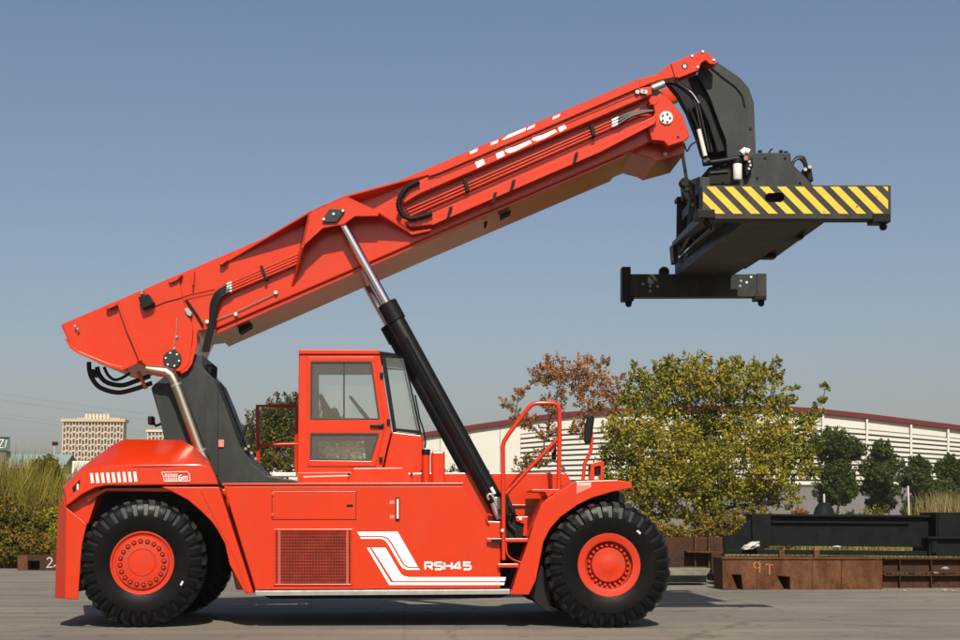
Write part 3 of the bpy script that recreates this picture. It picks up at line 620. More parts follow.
# ---- hose trays along the boom
tr1 = prism('hose_tray', [(418, 180.8), (640, 88.0), (652, 86), (652, 94), (641, 99), (420, 193.5), (404, 203), (401, 196), (408, 187)], 1.15, 1.32, 'red', boom, .012)
tr2 = prism('hose_tray', [(404, 222), (430, 213.8), (600, 142), (655, 115.5), (657, 122), (601, 151), (432, 224.5), (410, 227)], 1.15, 1.32, 'red', boom, .012)
prism('tray_rib', [(436, 176.4), (640, 91.2), (640, 92.6), (436, 178)], 1.135, 1.15, 'red', tr1, .003)
prism('tray_edge', [(432, 222.4), (600, 149.4), (655, 121), (655, 123.4), (600, 152), (432, 225)], 1.11, 1.15, 'red', tr2, .003)
ptube('energy_chain', [(419, 181.5), (409, 186), (402, 194), (398.6, 203), (400.5, 211.5), (406, 217), (414, 218.2), (432, 213)], 1.09, .036, 'gloom', boom, 8, True)
chain = smooth_path([W(*p, 1.085) for p in [(419, 181.5), (409, 186), (402, 194), (398.6, 203), (400.5, 211.5), (406, 217), (414, 218.2), (432, 213)]], 6)
for i in range(0, len(chain)-1, 2):
    tube('chain_link', [chain[i], chain[i]*.45+chain[i+1]*.55], .043, 'gloom', boom, 8)
for k in range(3):
    ptube('hydraulic_pipe', [(407+k*1.5, 209.8+k*2.9), (640, 108.6+k*3.0)], 1.27, .016, 'redpipe', boom, 7)
    ptube('pipe_coupling', [(612, 120.6+k*3), (619, 117.6+k*3)], 1.27, .024, 'galv', boom, 7)
for (x, y) in ((463.5, 179.5), (590, 124.5)):
    prism('pipe_clamp', [(x, y), (x+3.2, y-1.4), (x+6, y+10.6), (x+2.8, y+12)], 1.21, 1.33, 'gloom', boom, .004)
for (x, y) in ((451, 207), (514, 180), (577, 152.5), (495.5, 192.5)):
    prism('tray_clip', [(x-1.6, y), (x+1.6, y-1.2), (x-1.2, y+10), (x-4.4, y+11)], 1.085, 1.15, 'gloom', boom, .004)
for k in range(3): ptube('boom_hose', [(618, 118.6+k*3), (630, 113+k*2), (642, 111+k), (653, 111)], 1.26, .024, 'hose', boom, 7, True)
prism('under_bracket', [(500, 214), (511, 209.5), (510.5, 213.5), (501, 218)], 1.6, 1.8, 'gloom', boom, .004); prism('under_bracket', [(484, 222), (488, 220), (486.5, 226.5), (484.5, 227.5)], 1.6, 1.7, 'gloom', boom, .004)
prism('under_bracket', [(238, 328), (251, 322), (251, 326), (239, 333)], 1.7, 2.0, 'gloom', boom, .004)
prism('top_lip', [(440, 163.2), (560, 112.2), (640, 78.2), (640, 87.2), (560, 121.6), (440, 172.6), (428, 176.5), (430, 170)], 1.09, 1.36, 'red', boom, .008)
# HELI on the boom top strip and on the upper tray
YT, YL = 1.086, 1.148
for pp in ([(469.5, 151.6), (478, 148), (477, 151.4), (470.5, 154)], [(491, 142.6), (498.5, 139.4), (497.6, 142.6), (490.6, 145.4)], [(501.5, 139.8), (508, 134.8), (526, 127.4), (525.4, 130.6), (511, 136.8), (504, 139.6)], [(528, 127.2), (535.4, 124), (534.2, 127), (526.6, 130.2)], [(553, 116.8), (560.2, 113.6), (559.4, 116.4), (552.4, 119.6)]):
    decal('lettering', pp, YT, 'white', boom)
for pp in ([(474, 160.6), (482.4, 156.6), (485.2, 163.6), (477.4, 168)], [(495, 151.8), (503, 148.4), (504.8, 155.4), (497.4, 159)], [(504.2, 147.6), (507, 145.9), (510, 147.4), (513, 147.2), (530, 139.9), (532, 142.8), (515, 151.2), (509, 153), (505.4, 151.6)], [(531.2, 138), (533.3, 134.6), (540, 135.6), (555, 129.2), (557, 131.6), (544, 138.6), (537, 141), (532.4, 140.4)], [(557, 125.8), (563.8, 122.6), (566.8, 128), (559.8, 132)]):
    decal('lettering', pp, YL-.002, 'white', tr1)
# ---- boom head
hd_ = prism('boom_head', [(652, 99), (661, 92.5), (670, 100), (682.5, 115), (690, 136), (684, 141), (668, 146), (664, 141), (652, 140), (648, 128), (655, 112)], 1.22, 1.42, 'red', RS, .012)
mirror(hd_)
prism('head_lower', [(628, 152), (641, 147), (664, 141), (684, 141), (685, 153.5), (656, 161.5), (650, 158), (640, 155.5)], 1.56, 2.84, 'red', hd_, .01)
prism('head_core', [(640, 80), (662, 92), (676, 112), (684, 136), (655, 141)], 1.44, 2.96, 'gloom', hd_, .01)
pd_ = disc('head_pin', 666, 118, 1.22, .10, .03, 'whitep', hd_, 24)
for k in range(5): disc('pin_bolt', 666+4*math.cos(1.2566*k), 118+4*math.sin(1.2566*k), 1.188, .016, .012, 'gloom', pd_, 6)
disc('head_bolt', 653.5, 100.5, 1.23, .07, .02, 'red', hd_, 16); disc('head_hole', 678, 137, 1.22, .02, .004, 'gloom', hd_, 10)
for q in ((665, 154.5),): disc('grease_nipple', q[0], q[1], 1.555, .03, .03, 'whitep', hd_, 8)
for q in ((637, 92.6), (642, 92.2), (645, 92.6)): disc('pipe_coupling', q[0], q[1], 1.14, .035, .05, 'galv', hd_, 10)
ptube('head_rod', [(652, 88.5), (664, 83.5)], 1.25, .055, 'galv', hd_, 10)
arm = prism('nose_bar', [(636, 79.2), (656, 74.4), (670, 64), (692, 54.2), (702.5, 50.8), (710, 54), (717.6, 62.4), (715, 64.2), (710, 64), (705.6, 60.2), (701.2, 62.8), (698.8, 70), (678, 78.2), (676, 76.6), (657.5, 80.6), (636, 89)], 1.30, 1.55, 'red', RS, .01); mirror(arm)
prism('nose_rib', [(671, 63), (673.4, 62), (678, 76.6), (675.4, 77.6)], 1.27, 1.305, 'red', arm, .004)
disc('nose_hole', 684.6, 66, 1.30, .045, .006, 'black', arm, 16); disc('nose_pin', 684.6, 66.4, 1.295, .028, .012, 'whitep', arm, 12)
for q in ((692, 56), (702.6, 51.6), (713.6, 60), (697.6, 67)): disc('nose_bolt', q[0], q[1], 1.30, .02, .02, 'whitep', arm, 10)
for yy in (1.62, 2.42): prism('nose_block', [(655, 81), (668, 70), (690, 58), (696, 70), (678, 80)], yy, yy+.06, 'red', arm, .004) if False else None
# grey gooseneck hanging from the nose
gp = [(699, 68), (702, 62.5), (706, 60.5), (711, 64.2), (717.5, 62), (740, 77.5), (749, 88), (754, 102.5), (756, 154), (727.5, 158), (726, 140), (720, 125), (710, 97.5), (698, 75)]
gn = prism('gooseneck', gp, 1.64, 1.72, 'grey', RS, .008)
prism('gooseneck_far_plate', gp, 2.68, 2.76, 'grey', gn, .008, yref=1.64)
prism('gooseneck_web', [(717.5, 62.4), (740, 78), (749, 88.5), (753.6, 103), (755.4, 153), (752, 153), (750, 104), (745.5, 90), (737.5, 80.5), (716, 66)], 1.725, 2.675, 'grey', gn, .004)
prism('gooseneck_shade_box', [(668, 82), (698, 74), (711, 99), (721, 126), (727, 142), (728, 157), (705, 158), (702, 152), (698, 138), (688, 112), (678, 94)], 2.3, 2.5, 'gloom', gn, .01)  # black box standing in for the shade between the two plates
prism('inner_plate', [(688, 78), (698, 74), (711, 99), (721, 126), (727, 150), (718, 152), (708, 120)], 1.76, 1.82, 'black', gn, .006)
ptube('weld_bead', [(710.5, 67.6), (722, 77), (736, 87.6), (742, 95.5), (744.6, 107)], 1.638, .017, 'black', gn, 5)
disc('gooseneck_bolt', 750.5, 128.5, 1.64, .02, .015, 'gloom', gn, 8)
ptube('tilt_rod', [(689.6, 108), (698.6, 130)], 1.6, .025, 'black', gn, 8); ptube('tilt_rod', [(698.6, 129.5), (705.2, 156)], 1.6, .035, 'whitep', gn, 8)
for k in range(4):
    ptube('head_hose', [(664+2*k, 84-k), (674+2*k, 84-k), (686+k*2, 92), (694+k*2.5, 101), (699+k*3, 120), (706+k*3, 152)], 1.72+.09*k, .018, 'hose', gn, 6, True)
ptube('head_hose', [(676, 82), (684, 87), (692, 93), (699, 103)], 1.55, .012, 'galv', gn, 6, True)
ptube('head_hose', [(684, 143), (687, 151), (691, 145), (697, 141)], 1.55, .014, 'hose', gn, 6, True)
# ---- lift cylinders
def lift(Y):
    a = W(336, 212, 1.13); b = W(388.3, 306, 1.13); c = W(508.5, 526, 1.13); d = (c-b).normalized()
    f = lambda v: Vector((v.x, Y, v.z))
    ba = tube('lift_cylinder', [f(b), f(b+d*.02), f(c-d*.12)], [.12, .125, .125], 'black', RS, 24)
    tube('piston_rod', [f(a), f(b)], .066, 'chrome', ba, 20)
    tube('gland', [f(b-d*.05), f(b-d*.04), f(b+d*.24), f(b+d*.25)], [.12, .143, .143, .12], 'black', ba, 24)
    tube('rod_eye', [(a.x, Y-.08, a.z), (a.x, Y+.08, a.z)], .10, 'grey', ba, 16)
    tube('base_eye', [(c.x, Y-.13, c.z), (c.x, Y+.13, c.z)], .15, 'black', ba, 18)
    return ba, f, b, c, d
ba, f_, b_, c_, d_ = lift(1.13)
lift(3.52)
n_ = Vector((d_.z, 0, -d_.x))
tube('feed_pipe', [f_(b_+d_*.5)+Vector((.02, -.14, -.02)), f_(c_-d_*.55)+Vector((.02, -.14, -.02))], .013, 'black', ba, 6)
vb = pbox('valve_block', 494, 497, 500.5, 510, .76, .9, 'galv', ba, .012)
ptube('valve_pipe', [(489, 500), (487.5, 496.5), (490, 494), (493, 497), (497, 506)], .76, .017, 'galv', vb, 7, True)
ptube('valve_pipe', [(491, 487.5), (494.5, 494)], .78, .026, 'whitep', vb, 8)
ptube('valve_pipe', [(493, 503), (496, 512), (499.5, 519)], .78, .045, 'galv', vb, 8)
ptube('cylinder_hose', [(505, 494), (509, 504), (513, 512), (514, 524), (519, 534), (520, 540)], .8, .035, 'hose', ba, 7, True)
ptube('cylinder_hose', [(505, 498), (507, 512), (509, 524), (516, 532), (516, 545)], .72, .035, 'hose', ba, 7, True)
prism('foot_block', [(505, 513), (518, 515), (520, 532), (508, 534), (504, 524)], .82, 1.15, 'black', ba, .02)
# ---- tail hoses
for pts in ([(89, 362), (89.5, 371), (93, 380), (101, 388), (118, 392.6), (135, 389), (152, 383)], [(97, 367), (99.5, 375), (107, 382.5), (122, 385.3), (136, 381), (150, 376)], [(104, 367), (108, 375), (114, 379.6), (121, 378.5), (130, 373)]):
    ptube('tail_hose', pts, 1.75, .034 if pts[0][0] < 100 else .022, 'hose', boom, 8, True)
pbox('hose_manifold', 88, 369, 95, 376.5, 1.7, 1.95, 'black', boom, .015)
prism('hose_bracket', [(136, 372), (139.5, 371), (147.5, 388), (144, 389)], 1.7, 1.76, 'red', boom, .004)
# ================================================================== the spreader hanging from the boom
p0 = W(775, 250, YC)
SP = thing('container_spreader', (p0.x, YC, p0.z), 'dark grey container spreader with yellow hazard striped end beam hanging from the boom', 'spreader')
HOLE = [(770+4.6*math.cos(a), 197.5+4.6*math.sin(a)) for a in np.linspace(PI/2, 1.5*PI, 8)]+[(780+4.6*math.cos(a), 197.2+4.6*math.sin(a)) for a in np.linspace(-PI/2, PI/2, 8)]
nb = prism('end_beam', [(702, 185.2), (890.8, 185.2), (891.2, 214), (884, 219), (716, 219), (702.5, 214)], -1.03, -.80, 'grey', SP, .008, holes=[HOLE])
prism('beam_lip', [(706, 214.6), (888, 214.6), (884, 219.6), (714, 219.6)], -1.02, -.82, 'black', nb, .004)
def decal_h(name, poly, hole, Y, m, parent):
    # stripe with the pocket cut away: keep the small cells whose centre lies outside the hole
    bm = bmesh.new(); (a, b, c, d) = poly; n = 26
    inside = lambda x, y: (min(max(x, 770), 780)-x)**2+(197.35-y)**2 < 4.7**2
    P = lambda u, v: (a[0]+(d[0]-a[0])*v+(b[0]-a[0])*u, a[1]+(d[1]-a[1])*v)
    for i in range(12):
        for j in range(n):
            q = [P(u/12, v/n) for u, v in ((i, j), (i, j+1), (i+1, j+1), (i+1, j))]
            if not inside(sum(x[0] for x in q)/4, sum(x[1] for x in q)/4): bm.faces.new([bm.verts.new(W(x[0], x[1], Y)) for x in q])
    bmesh.ops.remove_doubles(bm, verts=bm.verts, dist=.0005)
    me = bpy.data.meshes.new(name); bm.to_mesh(me); bm.free(); return link(name, me, m, parent)
for k in range(-2, 11):
    t0 = 706.4+17.65*k; poly = [(t0, 186.6), (t0+9.2, 186.6), (t0+9.2+27.0, 213.6), (t0+27.0, 213.6)]
    def clip(P, x, keep):
        out = []
        for a, b in zip(P, P[1:]+P[:1]):
            ina, inb = (a[0]-x)*keep >= 0, (b[0]-x)*keep >= 0
            if ina: out.append(a)
            if ina != inb:
                t = (x-a[0])/(b[0]-a[0]); out.append((x, a[1]+(b[1]-a[1])*t))
        return out
    poly = clip(clip(poly, 703, 1), 888, -1)
    if len(poly) > 2 and k in (2, 3, 4): decal_h('hazard_stripe', poly, HOLE, -1.034, 'yellow', nb)
    elif len(poly) > 2: decal('hazard_stripe', poly, -1.034, 'yellow', nb)
pbox('pocket_shade_back', 762, 190, 788, 205, -.86, -.81, 'gloom', nb, 0)  # black sheet painting in the shade inside the pocket
def twistlock(px, py, Y, up=0):
    t = pbox('twist_lock', px-9, py-9, px+9, py, Y-.03, Y+.24, 'black', SP, .012)
    c = W(px+1, py, Y+.1); b = bmesh.new()
    tube_bm(b, [c, c+Vector((0, 0, -.035)), c+Vector((0, 0, -.05)), c+Vector((0, 0, -.085)), c+Vector((0, 0, -.11))], [.03, .03, .055, .05, .025], 10); bm_obj('lock_pin', b, 'black', t, 50)
twistlock(882, 222, -1.02); twistlock(706, 218, -1.02)
fb = prism('end_beam', [(622.4, 274), (766, 274), (766, 296.6), (622.4, 297)], 4.86, 5.1, 'grey', SP, .008)
for px, py in ((628.5, 300.6), (761, 300)):
    t = pbox('twist_lock', px-6, py-5, px+5.6, py, 4.83, 5.08, 'black', SP, .01); c = W(px, py, 4.95); b = bmesh.new()
    tube_bm(b, [c, c+Vector((0, 0, -.03)), c+Vector((0, 0, -.09)), c+Vector((0, 0, -.11))], [.05, .06, .05, .02], 10); bm_obj('lock_pin', b, 'black', t, 50)
pbox('end_cap', 622, 266.5, 631, 300, 4.82, 5.06, 'black', fb, .02)
pbox('end_cap', 757, 273.4, 766.6, 298, 4.835, 4.855, 'grey', fb, .006)
for q in ((751, 277), (746.6, 282.4), (741, 281), (740, 286), (650, 286), (657.5, 286.5), (650, 291), (643, 284)): disc('beam_bolt', q[0], q[1], 4.858, .022, .012, 'whitep' if q[0] > 745 else 'galv', fb, 8)
c = W(664, 272, 4.95); b = bmesh.new(); lathe_bm(b, [(.075, -.06), (.09, -.03), (.09, .03), (.075, .06)], 14, c=c); bm_obj('sheave', b, 'black', fb, 40)
# telescopic beam and outer frame
loft('telescopic_beam', [([(752, 188), (824, 188), (824, 217), (752, 217)], -.80), ([(674, 244), (731, 244), (731, 277), (675, 277.5)], 4.86)], 'grey', SP, .012)
def span(x0, y0, x1, y1, Ya, Yb):       # the same box seen at both depths
    a, b_ = W(x0, y0, Ya), W(x1, y1, Ya)
    return (a.x, Ya, b_.z), (b_.x, Yb, a.z)
lo, hi = span(728, 190, 832, 216, .35, 3.75)
box('outer_beam', (lo[0], lo[1], lo[2]-.02), hi, 'grey', SP, .012)
for yy in (.9, 2.4): box('wear_pad', (lo[0]+.1, yy, lo[2]-.10), (lo[0]+.75, yy+.2, lo[2]-.021), 'black', SP, .004)
for yy in (1.5, 3.2): box('wear_pad', (hi[0]-1.0, yy, lo[2]-.10), (hi[0]-.1, yy+.2, lo[2]-.021), 'black', SP, .004)
# head frame with slewing gear
hf = prism('head_frame', [(727, 160), (753, 152.6), (790.5, 152.6), (791.5, 163), (800, 171), (806, 177), (815, 187), (815, 192), (708, 192), (708, 181), (727, 178)], 1.0, 3.1, 'grey', SP, .015)
prism('frame_recess', [(709, 167), (727, 165), (731, 172), (731, 184), (709, 184)], .98, 1.6, 'gloom', hf, .006)
prism('frame_rib', [(710, 171.5), (728, 170), (728, 172), (710, 173.5)], .95, .98, 'grey', hf, .002)
prism('frame_foot', [(700, 177), (710, 177), (710, 192), (700, 190)], .9, 1.3, 'grey', hf, .01)
ptube('tilt_cylinder', [(703, 163.5), (722, 161), (743.5, 157.4)], .92, .042, 'black', hf, 10)
ptube('tilt_pin', [(703.5, 163), (709, 160)], .88, .05, 'grey', hf, 10)
cn = ptube('oil_canister', [(737.5, 180), (737.5, 179), (737.5, 164.5), (737.5, 163.5)], .86, [.055, .065, .065, .055], 'whitep', hf, 14)
ptube('canister_head', [(737.5, 163.6), (737.5, 159)], .86, .07, 'gloom', cn, 12)
pbox('valve', 744, 152.5, 748.5, 160.5, .84, .95, 'brass', hf, .01)
ptube('work_light', [(741.5, 153.5), (744.8, 150.4), (749, 152)], .84, .05, 'whitep', hf, 10)
prism('side_motor', [(748, 158), (752.5, 156), (753.4, 166), (750, 174), (746, 176), (744.6, 168)], .86, 1.05, 'black', hf, .02)
for q in ((749, 162), (750, 165.5), (748.6, 169)): disc('fitting', q[0], q[1], .86, .02, .03, 'galv', hf, 8)
for k in range(4):
    ptube('frame_hose', [(791, 168-k), (794+k, 161-k*1.2), (799+k*1.5, 158.4-k*.3), (803.4+k, 162+k), (806+k, 169), (809+k, 180)], 1.2+.12*k, .022, 'hose', hf, 7, True)
prism('hose_valve', [(806, 166), (811.5, 166.5), (813.5, 181), (808, 180)], 1.1, 1.4, 'black', hf, .012); disc('fitting', 804.5, 170, 1.1, .03, .05, 'galv', hf, 8); disc('fitting', 809, 167.5, 1.08, .03, .05, 'galv', hf, 8)
ptube('aerial', [(769, 153), (770.5, 150), (772.5, 149)], 1.2, .012, 'black', hf, 5)
for k in range(5):
    tube('side_hose', smooth_path([W(700+2*k, 178+3*k, 1.2), W(694+2*k, 186, 1.5), W(690+k, 205+4*k, 2.2), W(688, 226+2*k, 2.8), W(684-k, 240, 3.8)], 5), .018, 'hose', SP, 6)
for q in ((686, 190), (694, 184), (699, 196), (692, 206), (705, 201)): disc('hose_union', q[0], q[1], 1.4, .035, .08, 'gloom', SP, 8)
for yy in (.0, 1.2, 2.1, 3.3, 4.2):
    c = W(826, 217, -.8); box('guide_roller', (c.x-.10, yy, lo[2]-.09), (c.x+.06, yy+.16, lo[2]+.1), 'black', SP, .02)
for px, py in ((760, 152), (781, 152), (786, 153)): ptube('frame_bolt', [(px, py+1), (px, py-1.6)], 1.4, .03, 'gloom', hf, 8)
for px, py in ((718, 168), (723, 181), (757, 178), (800, 183), (765, 158), (785, 158)): disc('frame_bolt', px, py, 1.0 if px > 727 else .97, .02, .015, 'gloom', hf, 8)
# left side gear: guide posts, rails and link rods
ptube('guide_post', [(679.5, 245), (680, 199)], 3.75, .055, 'grey', SP, 10); ptube('guide_post', [(685, 243), (685.5, 196)], 3.7, .075, 'black', SP, 10)
pbox('post_cap', 677, 196.5, 690, 201, 3.6, 3.85, 'black', SP, .01)
prism('tilt_link', [(681, 180), (688, 178), (694, 183), (695, 240), (690, 232), (690.5, 215), (688, 200), (683, 200)], 2.6, 2.72, 'black', SP, .008)
prism('tilt_link', [(690, 180), (700, 176), (703, 190), (703, 222), (697, 228), (696, 200)], 1.4, 1.55, 'gloom', SP, .01)
ptube('stay_rod', [(681.6, 150), (684, 163), (687, 182)], 1.9, .026, 'grey', SP, 8)
disc('link_joint', 683.5, 184, 1.85, .075, .15, 'gloom', SP, 14)
loft('side_rail', [([(700, 213), (716, 213), (716, 222), (700, 222)], .2), ([(672, 242), (684, 242), (684, 246.5), (672, 246.5)], 4.3)], 'black', SP, .01)
prism('rail_foot', [(672.4, 244), (678, 244), (678, 262), (674, 262)], 4.3, 4.6, 'grey', SP, .006)
tube('extension_cylinder', [W(682, 255, 4.3), W(712, 228, .6)], .035, 'black', SP, 8); tube('extension_rod', [W(679.5, 257, 4.45), W(690, 247.5, 2.8)], .02, 'chrome', SP, 8)
for k in range(3):
    tube('side_hose', smooth_path([W(698+3*k, 190, 1.3), W(700+2*k, 206, 1.2), W(697, 224+2*k, 1.6), W(690, 233+2*k, 2.6), W(680, 254, 4.2)], 5), .02, 'hose', SP, 6)
tube('underside_hose', smooth_path([W(818, 220, -.6), W(806, 229, .3), W(797, 234.5, .6), W(788, 240, 1.1), W(768, 252, 2.4), W(762, 257, 2.9), W(745, 268, 4)], 5), .018, 'hose', SP, 6)
disc('beam_roller', 763.5, 256.5, 2.9, .04, .06, 'black', SP, 10)
# ================================================================== plants
def leaf_mat(name, cols, rough=.55):
    m = bpy.data.materials.new(name); m.use_nodes = True; t = m.node_tree; b = t.nodes['Principled BSDF']; N = t.nodes.new
    a = N('ShaderNodeAttribute'); a.attribute_name = 'tint'; r = N('ShaderNodeValToRGB')
    r.color_ramp.elements[0].color = (*cols[0], 1); r.color_ramp.elements[1].color = (*cols[-1], 1)
    for i, c in enumerate(cols[1:-1]):
        e = r.color_ramp.elements.new((i+1)/(len(cols)-1)); e.color = (*c, 1)
    t.links.new(a.outputs['Fac'], r.inputs[0]); t.links.new(r.outputs[0], b.inputs['Base Color']); b.inputs['Roughness'].default_value = rough; b.inputs['Specular IOR Level'].default_value = .12
    tr = N('ShaderNodeBsdfTranslucent'); mx = N('ShaderNodeMixShader'); mx.inputs[0].default_value = .28
    t.links.new(r.outputs[0], tr.inputs[0]); o = t.nodes['Material Output']
    t.links.new(b.outputs[0], mx.inputs[1]); t.links.new(tr.outputs[0], mx.inputs[2]); t.links.new(mx.outputs[0], o.inputs[0]); return m
M['leaf_lime'] = leaf_mat('lime_leaves', [(.045, .062, .005), (.125, .132, .011), (.225, .20, .017), (.32, .235, .022)])
M['leaf_orange'] = leaf_mat('orange_leaves', [(.07, .055, .012), (.23, .10, .026), (.33, .125, .038), (.37, .18, .055)])
M['leaf_dark'] = leaf_mat('evergreen_leaves', [(.018, .034, .007), (.034, .058, .011), (.055, .078, .015), (.078, .10, .02)])
M['leaf_shrub'] = leaf_mat('shrub_leaves', [(.045, .052, .007), (.10, .092, .011), (.165, .12, .016), (.21, .13, .022)])
M['leaf_mixed'] = leaf_mat('mixed_leaves', [(.028, .042, .008), (.065, .075, .012), (.13, .105, .018), (.24, .11, .035)])
M['straw'] = leaf_mat('dry_grass', [(.14, .12, .035), (.24, .18, .07), (.34, .26, .12)])
M['grass'] = leaf_mat('verge_grass', [(.06, .07, .015), (.13, .12, .025), (.22, .18, .05), (.30, .22, .08)])
M['brush'] = leaf_mat('brush_stems', [(.06, .07, .009), (.125, .125, .016), (.19, .16, .026), (.25, .18, .04)])
M['bark'] = mat('bark', (.085, .065, .045), .9, noise=.4, nscale=6, bump=.5, bscale=20)
def leaves(name, P, size, m, parent=None, tint=None, up=.35, aspect=.6, tj=.28):
    """P: n x 3 leaf centres -> one mesh of folded leaf-shaped faces"""
    n = len(P); s = size*rng.uniform(.6, 1.3, n)
    d = rng.normal(size=(n, 3)); d[:, 2] -= up; d /= np.linalg.norm(d, axis=1)[:, None]
    r = rng.normal(size=(n, 3)); u = np.cross(d, r); u /= np.linalg.norm(u, axis=1)[:, None]; nn = np.cross(d, u)
    a = P-d*s[:, None]*.5; c = P+d*s[:, None]*.5; w_ = s[:, None]*aspect*.5; fold = nn*w_*.4
    b = P+u*w_+fold; e = P-u*w_+fold
    V = np.stack([a, b, c, e], 1).reshape(-1, 3); i = np.arange(n)*4
    Fc = np.stack([np.stack([i, i+1, i+2], 1), np.stack([i, i+2, i+3], 1)], 1).reshape(-1, 3)
    me = bpy.data.meshes.new(name); me.vertices.add(len(V)); me.vertices.foreach_set('co', V.ravel())
    me.loops.add(len(Fc)*3); me.polygons.add(len(Fc)); me.loops.foreach_set('vertex_index', Fc.ravel().astype(np.int32))
    me.polygons.foreach_set('loop_start', np.arange(len(Fc))*3); me.polygons.foreach_set('loop_total', np.full(len(Fc), 3)); me.update(calc_edges=True)
    at = me.attributes.new('tint', 'FLOAT', 'POINT')
    tv = (np.full(n, .5) if tint is None else tint)+rng.normal(size=n)*tj
    at.data.foreach_set('value', np.repeat(np.clip(tv, 0, 1), 4).astype(np.float32))
    return link(name, me, m, parent)
def limbs(name, paths, parent, m='bark'):
    bm = bmesh.new()
    for pts, r0, r1 in paths:
        q = smooth_path(pts, 4); k = len(q); tube_bm(bm, q, [r0+(r1-r0)*i/(k-1) for i in range(k)], 6)
    return bm_obj(name, bm, m, parent, 60)
def spray(c, n, out, r, reach=1.0):
    """one leafy twig: leaf points along a short shoot starting at c in direction out"""
    t = rng.uniform(0, 1, n)[:, None]; return c+out*t*reach+rng.normal(size=(n, 3))*r*(1.1-.6*t)
def tree(name, px, base, Y, clumps, m, label, cat='tree', group=None, nleaf=9000, leaf=.16, limbs_n=9, trunk_r=.14, sprig=0, seed=1, dens=1.0, twig=.5, tint_by=None, squash=.8, fork=.22):
    """clumps: (px, py, radius px, depth offset m, tint)"""
    global rng
    rng = np.random.default_rng(seed); rnd = random.Random(seed)
    b = W(px, base, Y); b.z = 0; k = (Y-CAM.y)/FPX
    root = thing(name, b, label, cat, group)
    cs = [(np.array(W(c[0], c[1], Y+c[3])), c[2]*k, c[4] if len(c) > 4 else .5) for c in clumps]
    tot = sum(r**2 for _, r, _ in cs); P = []; T = []; paths = []
    H = max(c[2]+r for c, r, _ in cs); top = Vector((b.x, Y, H*fork+.3))
    paths.append(([b-Vector((0, 0, .1)), b.lerp(top, .5)+Vector((rnd.uniform(-.1, .1), 0, 0)), top], trunk_r, trunk_r*.75))
    for c, r, tn in cs:
        nt_ = max(4, int(nleaf*r**2/tot*dens/22))
        dv = rng.normal(size=(nt_, 3)); dv /= np.linalg.norm(dv, axis=1)[:, None]
        rad = r*rng.uniform(.25, 1.0, nt_)**.6
        for j in range(nt_):
            o = dv[j].copy(); o[2] = o[2]*squash+.25; q = c+dv[j]*rad[j]*np.array([1, 1, squash])
            if q[2] < .25: continue
            P.append(spray(q, 22, o*twig*r*.8+np.array([0, 0, .22*r]), .05*r+.045)); T.append(np.full(22, tn+rng.normal()*.17))
    pool = [top*1.0, top.lerp(b, .25)]
    for c, r, tn in sorted(cs, key=lambda q: (Vector(q[0])-top).length):
        cv = Vector(c); st = min(pool, key=lambda p: (cv-p).length+max(0, p.z-cv.z+.2)*1.5+rnd.uniform(0, .35))
        ln_ = (cv-st).length; m1 = st.lerp(cv, .4)+Vector((rnd.uniform(-.12, .12), rnd.uniform(-.12, .12), rnd.uniform(-.02, .12)))*ln_; m2 = st.lerp(cv, .72)+Vector((rnd.uniform(-.08, .08), rnd.uniform(-.08, .08), rnd.uniform(.0, .1)))*ln_
        w0 = trunk_r*max(.16, .62-.09*(st-top).length); paths.append(([st, m1, m2, cv], w0, w0*.35)); pool += [m1, m2, cv]
        for _ in range(4):
            e = cv+Vector(rng.normal(size=3)).normalized()*r*.9; e.z += .25*r; paths.append(([m2, m2.lerp(e, .55)+Vector((0, 0, -.05*r)), e], w0*.3, w0*.1))
    limbs('trunk', paths, root)
    tag(leaves('crown', np.concatenate(P), leaf, m, root, np.concatenate(T)), kind='stuff')
    return root
# the big lime tree right of the truck
big = [(690, 385, 24, 0, .55), (668, 398, 26, .5, .5), (648, 402, 22, -.5, .55), (715, 388, 24, 0, .6), (742, 385, 22, -.3, .6), (768, 398, 18, 0, .55), (640, 380, 11, 0, .5), (672, 372, 12, 0, .6), (732, 370, 11, 0, .55), (775, 378, 9, 0, .45), (760, 372, 8, .3, .5), (700, 366, 8, .3, .5), (637, 368, 6, 0, .5), (690, 361, 5, 0, .5), (756, 366, 5, 0, .5), (776, 367, 5, 0, .45), (778, 361, 3.5, 0, .4), (658, 366, 6, 0, .5), (722, 364, 6, 0, .55), (742, 366, 6, 0, .5), (790, 398, 7, 0, .45), (795, 388, 4, 0, .45),
       (635, 440, 26, -.6, .6), (622, 470, 22, 0, .55), (660, 450, 30, -1.2, .5), (668, 482, 30, -1.4, .6), (640, 495, 20, -.6, .65), (690, 500, 26, -1.2, .55), (730, 420, 24, .8, .45), (752, 440, 28, -.9, .55), (740, 470, 30, -1.3, .5), (775, 452, 24, -.6, .45), (770, 480, 24, -.8, .45), (720, 500, 24, -1.2, .45), (752, 505, 18, -.8, .55), (798, 430, 16, 0, .5), (806, 450, 15, 0, .45), (800, 470, 16, 0, .4), (815, 412, 9, 0, .45), (822, 398, 7, 0, .4), (826, 388, 5, 0, .4), (806, 420, 8, 0, .45), (700, 462, 26, .8, .4), (690, 425, 22, 1.2, .4), (706, 440, 26, 1.0, .4), (655, 515, 16, -.8, .6), (620, 488, 14, -.3, .6), (600+12, 455, 12, 0, .5), (785, 500, 14, -.4, .5), (700, 480, 24, -1.6, .5), (628, 402, 10, 0, .5), (618, 430, 12, 0, .55), (780, 415, 12, 0, .5)]
tree('lime_green_tree', 707, 556, 42, [(c[0], c[1], c[2]*.9, c[3], c[4]+.13*math.sin(i*2.4)) for i, c in enumerate(big)], 'leaf_lime', 'broad yellow green tree with an open crown right of the truck', nleaf=66000, leaf=.14, seed=3, trunk_r=.15, twig=.85, dens=.9)
